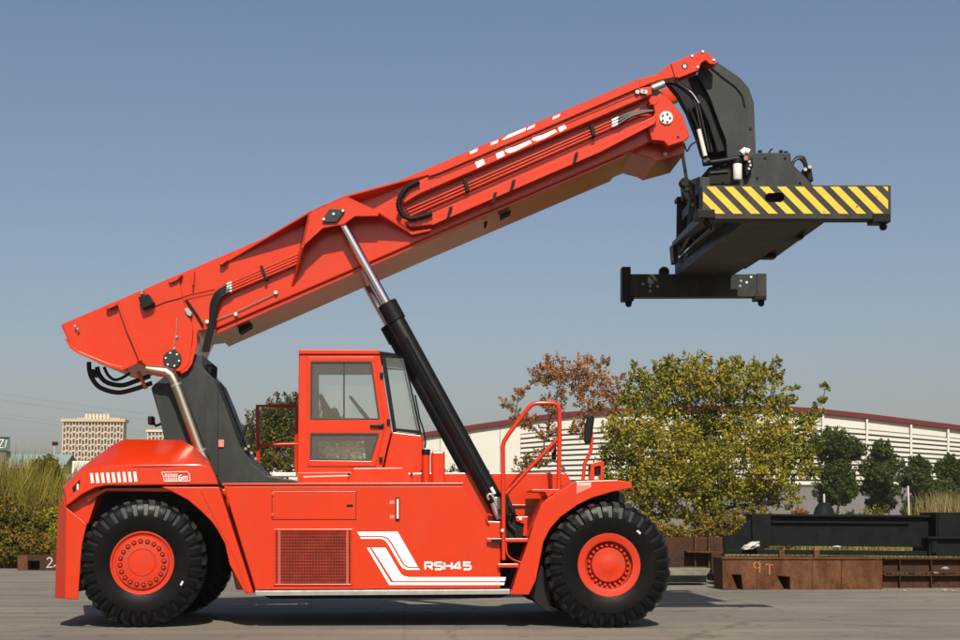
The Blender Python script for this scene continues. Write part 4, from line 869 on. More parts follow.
org = [(560, 372, 16, 0, .6), (585, 370, 14, 0, .65), (540, 380, 13, 0, .4), (600, 384, 14, 0, .6), (612, 390, 12, .5, .55), (622, 382, 8, 0, .5), (572, 386, 18, .4, .5), (545, 365, 8, 0, .4), (600, 364, 8, 0, .55), (518, 396, 8, 0, .6), (506, 404, 7, 0, .6), (523, 390, 5, 0, .7), (515, 415, 7, 0, .4), (555, 405, 14, 0, .35), (590, 405, 14, 0, .4), (610, 408, 12, 0, .4), (530, 425, 10, 0, .35), (548, 435, 12, .3, .35), (580, 430, 13, 0, .35), (540, 460, 12, 0, .25), (520, 468, 9, 0, .2)]
tree('orange_tree', 564, 556, 47, org, 'leaf_orange', 'sparse autumn tree with orange brown leaves behind the handrail', nleaf=9000, leaf=.125, seed=5, trunk_r=.10, twig=.5, fork=.4)
cabt = [(268, 440, 26, 0, .3), (285, 425, 24, .4, .35), (255, 452, 18, 0, .4), (300, 430, 26, .6, .3), (282, 458, 24, -.5, .45), (262, 462, 18, -.5, .55), (320, 440, 26, .4, .3), (275, 415, 12, 0, .25), (292, 403, 9, 0, .2), (243, 465, 10, 0, .5), (340, 455, 24, 0, .3)]
tree('mixed_tree', 285, 555, 50, cabt, 'leaf_mixed', 'green tree with a few orange leaves seen behind the red platform railing', nleaf=22000, leaf=.14, seed=8, trunk_r=.14)
def evergreen(px, top, base, half, seed, label, Y=78):
    rd = random.Random(seed); h = base-top; cl = []
    for i in range(15):
        f = rd.uniform(.12, .66); wd = half*math.sin(PI*min(1, .25+f*.9))*.9
        cl.append((px+rd.uniform(-1, 1)*wd*.7, top+h*f, half*rd.uniform(.42, .6), rd.uniform(-1, 1)*1.1, rd.uniform(.3, .6)))
    cl.append((px, top+half*.45, half*.45, 0, .5))
    return tree('evergreen_tree', px, base, Y, cl, 'leaf_dark', label, 'tree', 'row of evergreen trees before the warehouse', nleaf=26000, leaf=.165, seed=seed, trunk_r=.12, twig=.4)
evergreen(838, 430, 543, 26, 21, 'round dark evergreen tree nearest the lime green tree')
evergreen(881, 441, 543, 22, 22, 'tall narrow dark evergreen tree second right of the lime green tree')
evergreen(917, 456, 543, 18, 23, 'smaller dark evergreen tree left of the dry reeds')
evergreen(949, 456, 543, 20, 24, 'dark evergreen tree at the right edge above the dry reeds', 74)
# shrubs
def shrub(px, base, Y, w_, h_, m, label, seed, nleaf=4500, leaf=.15, group=None, tint=.5, name='shrub', spread=.5):
    rd = random.Random(seed); cl = []
    for i in range(9):
        a = rd.uniform(-1, 1); f = rd.uniform(.15, .8)*(1-.45*a*a)
        cl.append((px+a*w_*.5, base-h_*f, min(w_, h_)*rd.uniform(.2, .34), rd.uniform(-1, 1)*spread, tint+rd.uniform(-.2, .2)))
    return tree(name, px, base, Y, cl, m, label, 'shrub', group, int(nleaf*1.6), leaf*.8, seed=seed, trunk_r=.05, twig=.6, fork=.1)
GL = 'overgrown shrubs along the left edge of the yard'
shrub(4, 562, 36, 50, 108, 'leaf_shrub', 'tall green shrub cut by the left edge of the photo', 31, 11000, .17, GL, .28)
shrub(34, 562, 30, 56, 84, 'leaf_shrub', 'yellow green shrub behind the box painted with a 2', 32, 12000, .14, GL, .58)
shrub(45, 560, 37, 44, 112, 'leaf_mixed', 'dark green shrub rising above the yellow brush left of the truck', 33, 11000, .16, GL, .35)
shrub(8, 564, 28, 44, 70, 'leaf_shrub', 'low brown yellow shrub at the lower left edge', 34, 9000, .13, GL, .42)
shrub(62, 564, 28.6, 34, 56, 'leaf_lime', 'low bright green shrub beside the rear bumper', 36, 6000, .12, GL, .5)
shrub(28, 565, 27.6, 60, 34, 'leaf_shrub', 'knee high yellow weeds right behind the box painted with a 2', 37, 6000, .11, GL, .6)
shrub(90, 560, 36, 44, 84, 'leaf_shrub', 'shrub mostly hidden behind the rear bumper', 35, 5000, .15, GL, .5)
GR = 'low autumn shrubs behind the scrap steel'
for i, (px, w_, h_, tn, lb_) in enumerate(((662, 44, 30, .75, 'orange tinted low shrub beside the front tyre'), (694, 42, 36, .6, 'low yellow shrub left of the lime tree trunk'), (728, 44, 38, .55, 'low yellow green shrub right of the lime tree trunk'), (765, 46, 34, .45, 'low green shrub above the black frame left end'))):
    shrub(px, 549, 40, w_, h_, 'leaf_shrub', lb_, 41+i, 3800, .14, GR, tn)
shrub(802, 545, 56, 22, 44, 'leaf_orange', 'small orange shrub under the right side of the lime tree', 48, 2200, .14, None, .5)
shrub(866, 545, 60, 44, 40, 'leaf_lime', 'bright green bush between the evergreen trunks', 49, 3500, .17, None, .45)
shrub(846, 545, 62, 24, 44, 'leaf_dark', 'small dark bush under the round evergreen', 50, 2500, .17, None, .4)
shrub(470, 545, 60, 60, 72, 'leaf_dark', 'dark green bush seen past the lift cylinder', 51, 4200, .2, None, .5)
# dry reeds on the right and verge grass
def blades(name, n, fn, m, width=.012, label=None, cat=None, kind=None, parent=None, lean=.25):
    V = []; Fc = []; T = []
    for i in range(n):
        x, y, h = fn(); a = random.uniform(0, PI); dx, dy = math.cos(a)*width, math.sin(a)*width
        lx, ly = random.gauss(0, lean)*h, random.gauss(0, lean)*h; k = len(V); tv = min(1, max(0, random.gauss(.5, .25)))
        V += [(x-dx, y-dy, -.01), (x+dx, y+dy, -.01), (x+lx*.35+dx*.7, y+ly*.35+dy*.7, h*.6), (x+lx*.35-dx*.7, y+ly*.35-dy*.7, h*.6), (x+lx, y+ly, h)]
        Fc += [(k, k+1, k+2, k+3), (k+3, k+2, k+4)]; T += [tv]*5
    me = bpy.data.meshes.new(name); me.from_pydata(V, [], Fc); me.update(); at = me.attributes.new('tint', 'FLOAT', 'POINT'); at.data.foreach_set('value', T)
    return tag(link(name, me, m, parent), label, cat, kind=kind)
rc = W(950, 540, 50)
RD = thing('reed_clump', (rc.x, 50, 0), 'tall clump of dry straw coloured reeds at the right edge', 'reeds')
blades('reed_blades', 1500, lambda: (rc.x+random.gauss(0, .7), 50+random.gauss(0, .6), random.uniform(1.6, 3.0)), 'straw', .022, kind='stuff', parent=RD, lean=.12)
def verge_pt():
    x = random.uniform(-22, 36); e = 27.5 if x < 5 else 27.5-(min(x, 20)-5)*.55
    return x, e+abs(random.gauss(0, 1))*(7 if x < 5 else 12)+random.uniform(-.4, .6), random.uniform(.12, .55)*(1.3 if x < 5 else 1)
blades('verge_grass', 22000, verge_pt, 'grass', .018, 'yellowing rough grass along the far edge of the concrete yard', 'grass', 'stuff', lean=.35)
blades('weeds', 2600, lambda: (random.uniform(8.5, 17), random.uniform(13.5, 15.5), random.uniform(.15, .75)), 'leaf_lime', .02, 'green weeds growing between the scrap steel beams', 'weeds', 'stuff', lean=.3)
def brush_pt():
    x = random.uniform(-16.5, -9.5); return x, random.uniform(29, 44), random.uniform(1.5, 3.9)*(.86+.22*math.sin(x*1.3))
blades('wild_brush', 15000, brush_pt, 'brush', .03, 'tall olive yellow brush filling the left edge behind the yard', 'brush', 'stuff', lean=.16)
def hedge_pt():
    return random.uniform(16, 48), random.uniform(41, 54), random.uniform(.3, 1.0)
blades('rough_meadow', 14000, hedge_pt, 'grass', .03, 'tall yellow green grass below the evergreen trees', 'grass', 'stuff', lean=.3)

rng = np.random.default_rng(99)
fx = rng.uniform(-420, 520, 1400); fy = 330+rng.normal(size=1400)*14; fr2 = rng.uniform(1.2, 2.6, 1400); fz = rng.uniform(.8, 1.0, 1400)*(3.2+1.3*np.sin(fx*.05)+.8*np.sin(fx*.21))
FPts = np.concatenate([np.stack([fx[i]+rng.normal(size=16)*fr2[i], fy[i]+rng.normal(size=16)*fr2[i], np.abs(fz[i]*rng.uniform(.1, 1, 16)+rng.normal(size=16)*.5)], 1) for i in range(1400)])
tag(leaves('far_wood', FPts, 1.5, 'leaf_dark'), 'low dark belt of far off trees along the horizon', 'wood', kind='stuff')
# ================================================================== scrap steel on the right and left
def rust_mat(name, c1, c2, c3):
    m = mat(name, c1, .85, spec=.1, col2=c2, nscale=1.3, bump=.6, bscale=22, detail=9); t = m.node_tree; b = t.nodes['Principled BSDF']; N = t.nodes.new; L = t.links.new
    tc = N('ShaderNodeTexCoord'); mp_ = N('ShaderNodeMapping'); mp_.inputs['Scale'].default_value = (2.0, 2.0, .7); L(tc.outputs['Object'], mp_.inputs[0])
    n = N('ShaderNodeTexNoise'); n.inputs['Scale'].default_value = 1.6; n.inputs['Detail'].default_value = 8; n.inputs['Roughness'].default_value = .7; L(mp_.outputs[0], n.inputs['Vector'])
    r = N('ShaderNodeMapRange'); r.inputs[1].default_value = .42; r.inputs[2].default_value = .68; L(n.outputs[0], r.inputs[0])
    x = N('ShaderNodeMix'); x.data_type = 'RGBA'; x.inputs[7].default_value = (*c3, 1); src = b.inputs['Base Color'].links[0].from_socket
    L(src, x.inputs[6]); L(r.outputs[0], x.inputs[0])
    v = N('ShaderNodeTexNoise'); v.inputs['Scale'].default_value = 14; v.inputs['Detail'].default_value = 6; L(tc.outputs['Object'], v.inputs['Vector'])
    r3 = N('ShaderNodeMapRange'); r3.inputs[1].default_value = .55; r3.inputs[2].default_value = .72; r3.inputs[4].default_value = .7; L(v.outputs[0], r3.inputs[0])
    y = N('ShaderNodeMix'); y.data_type = 'RGBA'; y.inputs[7].default_value = (*[c*.35 for c in c1], 1); L(x.outputs[2], y.inputs[6]); L(r3.outputs[0], y.inputs[0])
    L(y.outputs[2], b.inputs['Base Color']); return m
M['rust'] = rust_mat('rusty_steel', (.082, .030, .012), (.034, .016, .009), (.11, .052, .026))
M['rustd'] = rust_mat('brown_rust', (.036, .017, .010), (.06, .026, .013), (.028, .018, .013))
M['scrapblack'] = mat('weathered_black_paint', (.004, .005, .0055), .55, spec=.05, col2=(.008, .0095, .010), nscale=3, bump=.15, bscale=10)
M['dusty'] = mat('dusty_plate', (.16, .14, .11), .9, noise=.4, nscale=5)
M['chalk'] = mat('orange_chalk', (.30, .10, .04), .9)
M['chalkw'] = mat('pale_chalk', (.30, .27, .24), .8)
M['chip'] = mat('pale_stone', (.20, .18, .155), .9)
M['bag'] = mat('white_bag', (.32, .31, .295), .6, bump=.4, bscale=14)
YR = 11.6
RB = thing('rusty_box_beam', G(803, 593, 0), 'rusty brown steel box beam with 9T written on it in orange chalk', 'steel beam')
rb = prism('beam_body', [(722, 558.5), (882.6, 560), (882.4, 594.2), (790, 592.6), (790, 577), (777, 576), (786, 592.4), (743, 590), (741.5, 575), (731.5, 574.5), (738, 590), (723, 589.6)], YR, YR+.95, 'rust', RB, .01)
for k, x in enumerate((757, 790.5, 812, 826, 841, 857)):
    pbox('weld_seam', x, 560.4, x+.6, 591, YR-.012, YR+.001, 'rust' if k % 2 else 'rustd', rb, 0)
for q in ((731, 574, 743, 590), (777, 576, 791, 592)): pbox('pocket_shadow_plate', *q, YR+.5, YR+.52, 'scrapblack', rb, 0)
pbox('top_plate', 721.5, 557.6, 883, 559.4, YR-.03, YR+.98, 'rust', RB, .006)
strokes('chalk_writing', [[(.9, .55), (.75, .25+.2), (.3, .42), (.08, .6), (.1, .85), (.4, 1), (.75, .95), (.92, .75), (.9, .45), (.86, 0)]], 753.4, 572.4, 7.2, 10.4, 1.0, YR-.004, 'chalk', RB)
strokes('chalk_writing', [[(0, 1), (1, .96)], [(.52, 1), (.56, 0)]], 765, 574.6, 8.4, 10, 1.0, YR-.004, 'chalk', RB)
for x in (782, 817): pbox('lifting_eye', x-2.8, 550, x+2.8, 558, YR+.3, YR+.42, 'rust', RB, .02)
# two courses of I beams behind and to the right
def ibeam(name, x0, x1, ytop, ybot, Y0, label, m='rustd', group='stacked brown I beams'):
    a, b = W(x0, ytop, Y0), W(x1, ybot, Y0); h = a.z-b.z
    t = thing(name, ((a.x+b.x)/2, Y0+.2, b.z), label, 'steel beam', group)
    box('top_flange', (a.x, Y0, a.z-.035), (b.x, Y0+.38, a.z), m, t, .004); box('bottom_flange', (a.x, Y0, b.z), (b.x, Y0+.38, b.z+.035), m, t, .004)
    box('web', (a.x+.01, Y0+.15, b.z+.036), (b.x-.01, Y0+.18, a.z-.036), m, t, 0)
    for k in range(4):
        x = a.x+(b.x-a.x)*(k+.5)/4; box('stiffener', (x, Y0+.02, b.z+.037), (x+.02, Y0+.149, a.z-.037), m, t, 0)
    return t
ibeam('steel_i_beam', 884, 1010, 574.5, 590.5, 12.2, 'lower brown I beam lying on the ground right of the rusty box beam')
ibeam('steel_i_beam', 884, 1010, 558, 573, 12.3, 'upper brown I beam resting under the black frame end')
ibeam('steel_i_beam', 735, 870, 556.5, 572, 13.6, 'dark I beam hidden behind the box beam carrying the black frame')
# black scrap frame
BF = thing('black_steel_frame', G(850, 570, 0)+Vector((0, 1.5, .9)), 'long black painted steel frame lying on the rusty beams', 'steel frame')
YK = 13.7
prism('main_beam', [(755, 515.4), (941, 517), (941, 546), (755, 544.6)], YK, YK+.9, 'scrapblack', BF, .012)
prism('top_lip', [(754, 513.8), (941, 515.4), (941, 517.6), (754, 516)], YK-.12, YK+.95, 'scrapblack', BF, .006)
prism('mid_rib', [(772, 521.4), (910, 522.4), (910, 524), (772, 523)], YK-.08, YK-.001, 'scrapblack', BF, .004)
prism('bottom_lip', [(756, 543.6), (930, 545.4), (930, 547.4), (756, 545.6)], YK-.1, YK-.001, 'scrapblack', BF, .004)
prism('end_bracket', [(724, 536), (737, 533.6), (753, 517.6), (758, 514), (771, 514), (771, 545), (760, 552), (728, 553), (724, 548)], YK-.3, YK-.13, 'scrapblack', BF, .012)
prism('bracket_rib', [(752, 515), (756, 513.6), (757, 545), (752.6, 548)], YK-.4, YK-.31, 'scrapblack', BF, .004)
prism('lower_rail', [(726, 549.5), (930, 551.4), (930, 556), (726, 554)], YK-.35, YK-.05, 'scrapblack', BF, .008)
prism('end_block', [(936, 512.4), (975, 512.4), (975, 556.6), (929, 556), (929, 538.5), (936, 537)], YK-.5, YK+.6, 'scrapblack', BF, .012)
prism('block_rib', [(938.5, 515), (945, 515), (942, 537), (938.5, 537)], YK-.54, YK-.501, 'scrapblack', BF, .004)
prism('block_lip', [(928, 536.6), (976, 536.6), (976, 539), (928, 539)], YK-.62, YK-.501, 'scrapblack', BF, .004)
prism('block_rib', [(932, 541), (937, 541), (937, 553), (932, 553)], YK-.56, YK-.501, 'scrapblack', BF, .004)
# left rusty plates
RW = thing('rusty_steel_wall', G(690, 577, 0), 'brown rusty steel panels standing upright behind the front tyre', 'steel panels')
prism('panel', [(655, 537.4), (695, 537.2), (695, 577), (655, 578)], 18.4, 18.7, 'rustd', RW, .01); prism('panel', [(695.6, 536.8), (725, 537.6), (725, 576.5), (695.6, 577)], 18.4, 18.75, 'rustd', RW, .01)
prism('rail', [(687, 551), (727, 552), (727, 553.6), (687, 552.6)], 18.0, 18.4, 'rust', RW, .006)
for x in (694.6, 708.4): pbox('post', x, 537, x+1.6, 576, 18.25, 18.39, 'rust', RW, .004)
RQ = thing('leaning_rust_plate', G(717, 582, 0), 'narrow rusty plate upright left of the box beam', 'steel plate'); prism('plate', [(711.5, 552.5), (722, 553), (722, 581), (711.5, 578.5)], 15.2, 15.4, 'rustd', RQ, .008)
pbox('plate_foot', 712, 574, 722, 581, 14.6, 15.19, 'scrapblack', RQ, .006)
FP = thing('flat_steel_block', G(690, 583, 0), 'low black steel block with a dusty grey top on the yard', 'steel block')
prism('block', [(662, 576), (706.5, 576), (706.5, 582.6), (662, 582.6)], 14.0, 15.2, 'scrapblack', FP, .01); prism('dusty_top', [(662, 568.5), (711, 568.5), (706.6, 575.7), (662, 575.7)], 14.2, 15.0, 'dusty', FP, .01)
c0 = W(751, 547.5, YK-.55)
bm = bmesh.new(); bmesh.ops.create_icosphere(bm, subdivisions=3, radius=1)
for v in bm.verts:
    f = 1+.22*math.sin(v.co.x*5+1)*math.cos(v.co.z*6)+.12*math.sin(v.co.y*9)
    v.co = c0+Vector((v.co.x*.19*f, v.co.y*.12*f, max(-.05, v.co.z*.075*f+.03-.06*v.co.x*-1)))
tag(bm_obj('crumpled_bag', bm, 'bag', None, 70), 'crumpled white plastic bag lying in the black frame', 'bag')
bm = bmesh.new(); bmesh.ops.create_icosphere(bm, subdivisions=2, radius=1); c1 = W(837, 546.8, YK-.2)
for v in bm.verts: v.co = c1+Vector((v.co.x*.11, v.co.y*.06, v.co.z*.022*(1+.4*math.sin(v.co.x*7))))
tag(bm_obj('paper_scrap', bm, 'bag', None, 70), 'small white scrap of paper below the black frame', 'scrap')
for i, (px, py, s, lb_) in enumerate(((904, 591, .035, 'pale pebble on the ground below the lower I beam'), (945, 568.5, .07, 'pale broken chip lying on the lower I beam'), (945, 590.5, .055, 'flat pale chip on the ground at the right edge'), (953, 591, .04, 'small pale stone at the far right edge of the ground'), (936, 573, .04, 'small grey chip wedged between the I beams'))):
    z = 0 if py > 585 else None; c1 = G(px, py, .02) if z == 0 else W(px, py, 12.1); bm = bmesh.new(); bmesh.ops.create_icosphere(bm, subdivisions=2, radius=1)
    for v in bm.verts: v.co = c1+Vector((v.co.x*s*1.4, v.co.y*s*.8, v.co.z*s*.45*(1+.4*math.sin(v.co.x*4+i)))) ; 
    tag(bm_obj('stone_chip', bm, 'chip', None, 30), lb_, 'stone', 'pale chips around the scrap steel')
M['grit'] = mat('grit', (.12, .108, .09), .95)
gv = bmesh.new()
for k in range(1500):
    gx = random.uniform(8, 17); gy = 10.9+abs(random.gauss(0, .6)) if k % 3 else random.uniform(4, 26); r_ = random.uniform(.005, .016); gx = gx if k % 3 else random.uniform(-16, 18)
    q = bmesh.ops.create_cone(gv, cap_ends=True, segments=5, radius1=r_, radius2=r_*.4, depth=r_)['verts']; a = random.uniform(0, 6)
    for v in q: v.co = Vector((gx+v.co.x*math.cos(a)*1.4-v.co.y*math.sin(a), gy+v.co.x*math.sin(a)+v.co.y*math.cos(a), v.co.z+r_*.45))
tag(bm_obj('loose_gravel', gv, 'grit'), 'loose grit and small stones scattered on the concrete yard', 'gravel', kind='stuff')
# left box with a chalk 2
LB = thing('rusty_box_section', G(38, 570, 0), 'short rusty box section with a chalk 2 behind the rear bumper', 'steel beam')
lbY = G(38, 570.5, 0).y
prism('box_body', [(17.2, 555.2), (74, 555.2), (74, 570.5), (17.2, 570.5)], lbY, lbY+.8, 'rustd', LB, .01, holes=[[(28, 561), (39.6, 561), (39.6, 570), (28, 570)]])
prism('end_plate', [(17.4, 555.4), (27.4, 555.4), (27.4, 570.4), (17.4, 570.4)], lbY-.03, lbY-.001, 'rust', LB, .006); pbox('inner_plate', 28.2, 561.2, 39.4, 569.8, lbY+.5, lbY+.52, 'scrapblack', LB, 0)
strokes('chalk_writing', [[(0, .8), (.3, 1), (.8, .95), (.95, .7), (.6, .4), (0, 0), (1, .04)]], 46.8, 567.4, 5.6, 9.6, 1.3, lbY-.005, 'chalkw', LB)
strokes('chalk_writing', [[(0, 0), (.3, .6), (1, .4), (.8, 0)]], 53.6, 567.4, 3.2, 3.6, 1.0, lbY-.005, 'chalkw', LB)

# ================================================================== buildings
M['whwall'] = mat('white_cladding', (.43, .42, .375), .75, noise=.1, nscale=.25)
M['whred'] = mat('maroon_trim', (.085, .018, .018), .8, spec=.1)
M['whgap'] = mat('louvre_gap_shade', (.10, .096, .085), .9)  # darker backing colour that paints in shade between the slats
M['whlow'] = mat('grey_plinth', (.115, .108, .108), .9, noise=.15, nscale=.6)
WH = thing('warehouse', G(700, 541, 0), 'long cream warehouse with maroon roof edge and louvred walls', 'warehouse')
YW = 104.0
eave = [(200, 470), (260, 460.5), (335, 447.5), (430, 431), (480, 423.3), (520, 417.6), (560, 412.2), (600, 408.8), (650, 406.4), (720, 405.0), (779, 405.6), (816, 408), (866, 413.4), (910, 418.8), (947, 423.4), (1000, 430.5), (1080, 441.5), (1160, 453)]
def ey(px): return float(np.interp(px, [e[0] for e in eave], [e[1] for e in eave]))
def curve(px, t, drop=0):                    # t = 0 follows the arched eave, t = 1 is level
    y = ey(px)+drop; return y+(487-y)*t
def band(name, xa, xb, top, bot, Ya, Yb, m):
    xs = [xa]+[e[0] for e in eave if xa < e[0] < xb]+[xb]
    return prism(name, [(x, curve(x, *top)) for x in xs]+[(x, curve(x, *bot)) for x in xs[::-1]], Ya, Yb, m, WH, 0, yref=YW)
band('wall', 200, 1160, (0, 4), (1, 0), YW, YW+.5, 'whwall')
pbox('plinth_wall', 200, 487.3, 1160, 548, YW+.05, YW+.5, 'whlow', WH, 0)
band('roof_trim', 200, 1160, (0, .6), (0, 5.4), YW-.35, YW-.01, 'whred')
band('roof', 200, 1160, (0, .4), (0, 3.5), YW+.51, YW+60, 'whred')
for xa, xb, t0, n_ in ((520.5, 700, .235, 11), (700, 1150, .215, 11)):
    band('louvre_backing', xa, xb, (t0, 0), (.985, 0), YW-.03, YW-.005, 'whgap')
    st_ = (.98-t0)/n_
    for k in range(n_):
        band('louvre_slat', xa, xb, (t0+.02+k*st_, 0), (t0+.02+(k+.62)*st_, 0), YW-.2, YW-.04, 'whwall')
for px in (779, 822, 866, 910, 947, 990): band('pilaster', px-1, px+1, (0, 6.2), (.99, 0), YW-.34, YW-.205, 'whwall')
for px in (440, 470, 500): band('cladding_joint', px-.25, px+.25, (0, 6.2), (.99, 0), YW-.03, YW-.004, 'whlow')
# pale posts and dark dome near the evergreens
M['post'] = mat('pale_post', (.30, .29, .26), .6)
for px, y0, y1, lb_ in ((824, 494, 540, 'short pale post under the round evergreen'), (908, 486, 540, 'pale post between the two right evergreens')):
    a = W(px, y0, 66); tag(tube('pale_post', [(a.x, 66, -.1), (a.x, 66, a.z-.05), (a.x, 66, a.z)], [.06, .06, .04], 'post', None, 10), lb_, 'post', 'pale posts below the trees')
a = W(824, 514, 60); bm = bmesh.new()
lath = [(1.0, 0), (1.0, .62), (.95, .8), (.8, .98), (.52, 1.1), (.2, 1.15)]
rings = [[bm.verts.new((a.x+r*.60*math.cos(2*PI*k/20), 60+r*.5*math.sin(2*PI*k/20), (.15+z*1.02)*1.85)) for k in range(20)] for r, z in lath]
for p, q in zip(rings, rings[1:]):
    for k in range(20): bm.faces.new((p[k], p[(k+1) % 20], q[(k+1) % 20], q[k]))
bm.faces.new(rings[-1]); bm.faces.new(rings[0])
tag(bm_obj('dark_dome', bm, 'scrapblack', None, 50), 'dark rounded dome shape showing above the black frame', 'tank')  # plain dark dome, not identified as any particular object

# apartment blocks and other far buildings on the left
M['apt'] = mat('apartment_render', (.40, .30, .19), .9, noise=.1, nscale=.05)
M['aptw'] = mat('apartment_white', (.46, .40, .31), .9)
M['aptg'] = mat('apartment_glass', (.035, .026, .022), .5, spec=.2)
def apartment(x0, x1, top, Y, cols, rows, label, cap):
    a, b = W(x0, top, Y), W(x1, top, Y); Hh = a.z; wd = b.x-a.x
    t = thing('apartment_block', ((a.x+b.x)/2, Y, 0), label, 'building', 'far apartment blocks')
    box('wall', (a.x, Y, 0), (b.x, Y+7, Hh), 'apt', t, 0)
    cw_ = wd/cols; rh = Hh/rows; bmw = bmesh.new(); bms = bmesh.new()
    def bxx(bm, lo, hi):
        g = bmesh.ops.create_cube(bm, size=1)['verts']
        for v in g: v.co = [(lo[i]+hi[i])/2+v.co[i]*(hi[i]-lo[i]) for i in range(3)]
    for c_ in range(cols):
        for r_ in range(rows):
            x = a.x+c_*cw_; z = r_*rh
            bxx(bmw, (x+cw_*.22, Y-.12, z+rh*.2), (x+cw_*.84, Y+.2, z+rh*.82))
            if c_ % 2: bxx(bms, (x+cw_*.22, Y-1.0, z+rh*.02), (x+cw_*.95, Y-.14, z+rh*.22))
    tag(bm_obj('windows', bmw, 'aptg', t), kind='stuff'); tag(bm_obj('balconies', bms, 'aptw', t), kind='stuff')
    for c_ in range(cols+1): box('pilaster', (a.x+c_*cw_-cw_*.10, Y-.7, 0), (a.x+c_*cw_+cw_*.10, Y-.13, Hh-.6), 'aptw', t, 0)
    box('cornice', (a.x-.8, Y-1.2, Hh-.5), (b.x+.8, Y+7, Hh+.6), 'aptw' if not cap else 'apt', t, 0)
    for (p, q, tp) in cap:
        box('roof_house', (W(p, top, Y).x, Y+2, Hh+.6), (W(q, top, Y).x, Y+6, W(p, tp, Y).z), 'apt', t, 0)
    for k in range(7) if cap else ():
        x = a.x+wd*(.35+.06*k); box('roof_vent', (x, Y+1, Hh+.6), (x+.9, Y+1.9, Hh+2.6), 'aptw', t, 0)
apartment(63.5, 123.5, 420.5, 560, 19, 17, 'tall tan apartment block far behind the rear of the truck', [(76, 119, 417.4), (88, 106, 415.4)])
apartment(148, 170, 431, 760, 6, 16, 'paler apartment block peeking out left of the exhaust pipe', [])
M['teal'] = mat('teal_roof', (.15, .22, .21), .9); M['factory'] = mat('factory_wall', (.26, .26, .25), .8)
FS = thing('factory_shed', W(40, 545, 240)+Vector((0, 0, 0)), 'low shed with pale teal roof above the left shrubs', 'building'); FS.location.z = 0
a, b = W(10, 457, 240), W(66, 457, 240)
pd_obj('wall', [(a.x, 240, 0), (b.x, 240, 0), (b.x, 240, a.z-1.1), (a.x, 240, a.z-1.1), (a.x, 247, 0), (b.x, 247, 0), (b.x, 247, a.z-1.1), (a.x, 247, a.z-1.1)], [(0, 1, 2, 3), (5, 4, 7, 6), (0, 3, 7, 4), (1, 5, 6, 2)], 'factory', FS)
pd_obj('roof', [(a.x-.4, 239, a.z-1.3), (b.x+.4, 239, a.z-1.3), (b.x+.4, 239, a.z-1.0), (a.x-.4, 239, a.z-1.0), (a.x-.4, 243.5, a.z+.6), (b.x+.4, 243.5, a.z+.6), (b.x+.4, 248, a.z-1.2), (a.x-.4, 248, a.z-1.2)], [(0, 1, 2, 3), (3, 2, 5, 4), (4, 5, 6, 7), (0, 7, 6, 1)], 'teal', FS)
for k in range(8):
    x = a.x+(b.x-a.x)*(k+.5)/8; box('roof_panel', (x-.5, 238.8, a.z-1.9), (x+.5, 239.6, a.z-1.32), 'factory', FS, 0)
WT = thing('white_lorry', G(108, 545, 0), 'white box lorry far off above the rear fender slope', 'lorry'); q = W(80, 470, 90); WT.location = (q.x, 90, 0)
a, b = W(72, 461, 90), W(90, 461, 90)
box('cargo_box', (a.x, 90, a.z-1.6), (b.x, 92.4, a.z), 'whitep', WT, .05); box('cab', (a.x-1.5, 90.1, a.z-2.6), (a.x-.05, 92.3, a.z-.9), 'whitep', WT, .15); box('windscreen', (a.x-1.52, 90.05, a.z-1.7), (a.x-.5, 92.2, a.z-1.15), 'aptg', WT, 0)
box('load_bed', (a.x-1.4, 90.2, .9), (b.x, 92.2, a.z-2.6), 'scrapblack', WT, .02)
for k in (0.1, .75):
    bm = bmesh.new(); lathe_bm(bm, [(.3, 0), (.5, 0), (.5, .3), (.3, .3)], 18, c=(a.x+(b.x-a.x)*k, 90, .5)); bm_obj('wheel', bm, 'rubber', WT, 40)
SG = thing('roof_sign', W(2, 450, 300), 'teal framed roof sign with white strokes at the left edge', 'sign')
M['tealsign'] = mat('teal_sign', (.035, .075, .075), .7)
fr_ = [(-14, 437.4), (8.8, 437.4), (8.8, 449.6), (-14, 449.6)]
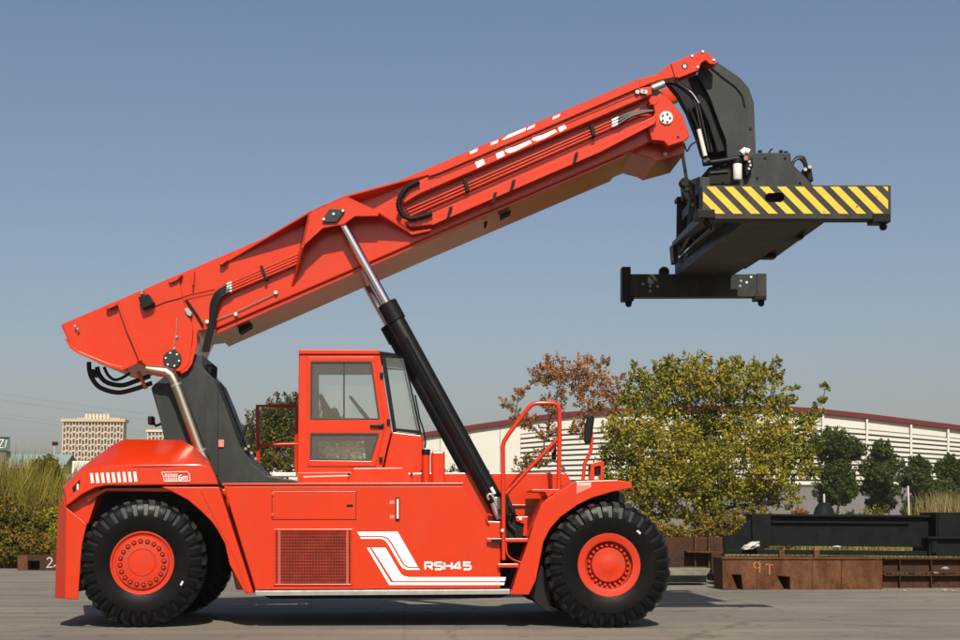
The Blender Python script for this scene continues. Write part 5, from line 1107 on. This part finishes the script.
prism('board', fr_, 300, 300.5, 'tealsign', SG, 0); prism('frame', [(-15, 436.8), (9.4, 436.8), (9.4, 450.2), (-15, 450.2)], 299.6, 299.99, 'tealsign', SG, 0, holes=[fr_])
strokes('sign_writing', [[(0, 1), (1, 1), (.1, 0), (1, 0)]], -1.5, 447.6, 5, 8, 1, 299.95, 'whitep', SG); strokes('sign_writing', [[(0, 0), (.6, 1)]], 5, 447.6, 3, 8, .9, 299.95, 'whitep', SG)
prism('support', [(-12, 450.4), (6, 450.4), (7, 480), (-13, 480)], 300.1, 304, 'whlow', SG, 0)
a = W(54.6, 445, 150); LP = thing('street_lamp', (a.x, 150, 0), 'thin pale lamp post between the left shrubs and the apartment block', 'street lamp')
tube('pole', [(a.x, 150, 0), (a.x, 150, a.z)], .09, 'post', LP, 8); box('lamp_head', (a.x-.25, 149.8, a.z-.05), (a.x+.35, 150.2, a.z+.35), 'black', LP, .05)
# power lines across the sky
M['wire'] = mat('power_wire', (.16, .17, .19), .6)
for i, (ya, yb, lb_) in enumerate(((379, 397, 'uppermost thin power line left of the mast'), (385, 403, 'second thin power line from the top left of the mast'), (402, 414, 'third thin power line from the top left of the mast'), (406, 417, 'lowest thin power line crossing above the shrubs'))):
    A, B = W(-400, ya-60, 150), W(420, yb+40, 210); pts = []
    for k in range(25):
        f = k/24; p = A.lerp(B, f); p.z -= 4*f*(1-f)*2.2; pts.append(p)
    tag(tube('power_line', pts, .018, 'wire', None, 5), lb_, 'power line', 'power lines in the left sky')

# ================================================================== hazy air over the whole place
hz = bpy.data.materials.new('haze_air'); hz.use_nodes = True; t = hz.node_tree; t.nodes.clear(); o = t.nodes.new('ShaderNodeOutputMaterial')
pv = t.nodes.new('ShaderNodeVolumePrincipled'); pv.inputs['Color'].default_value = (1, .955, .90, 1); pv.inputs['Density'].default_value = (.00022); pv.inputs['Anisotropy'].default_value = .2
t.links.new(pv.outputs[0], o.inputs['Volume'])
tag(box('haze', (-700, -62, -1.2), (900, 1000, 72), hz, None, 0), 'thin pale haze in the air over the yard', 'haze', kind='stuff')
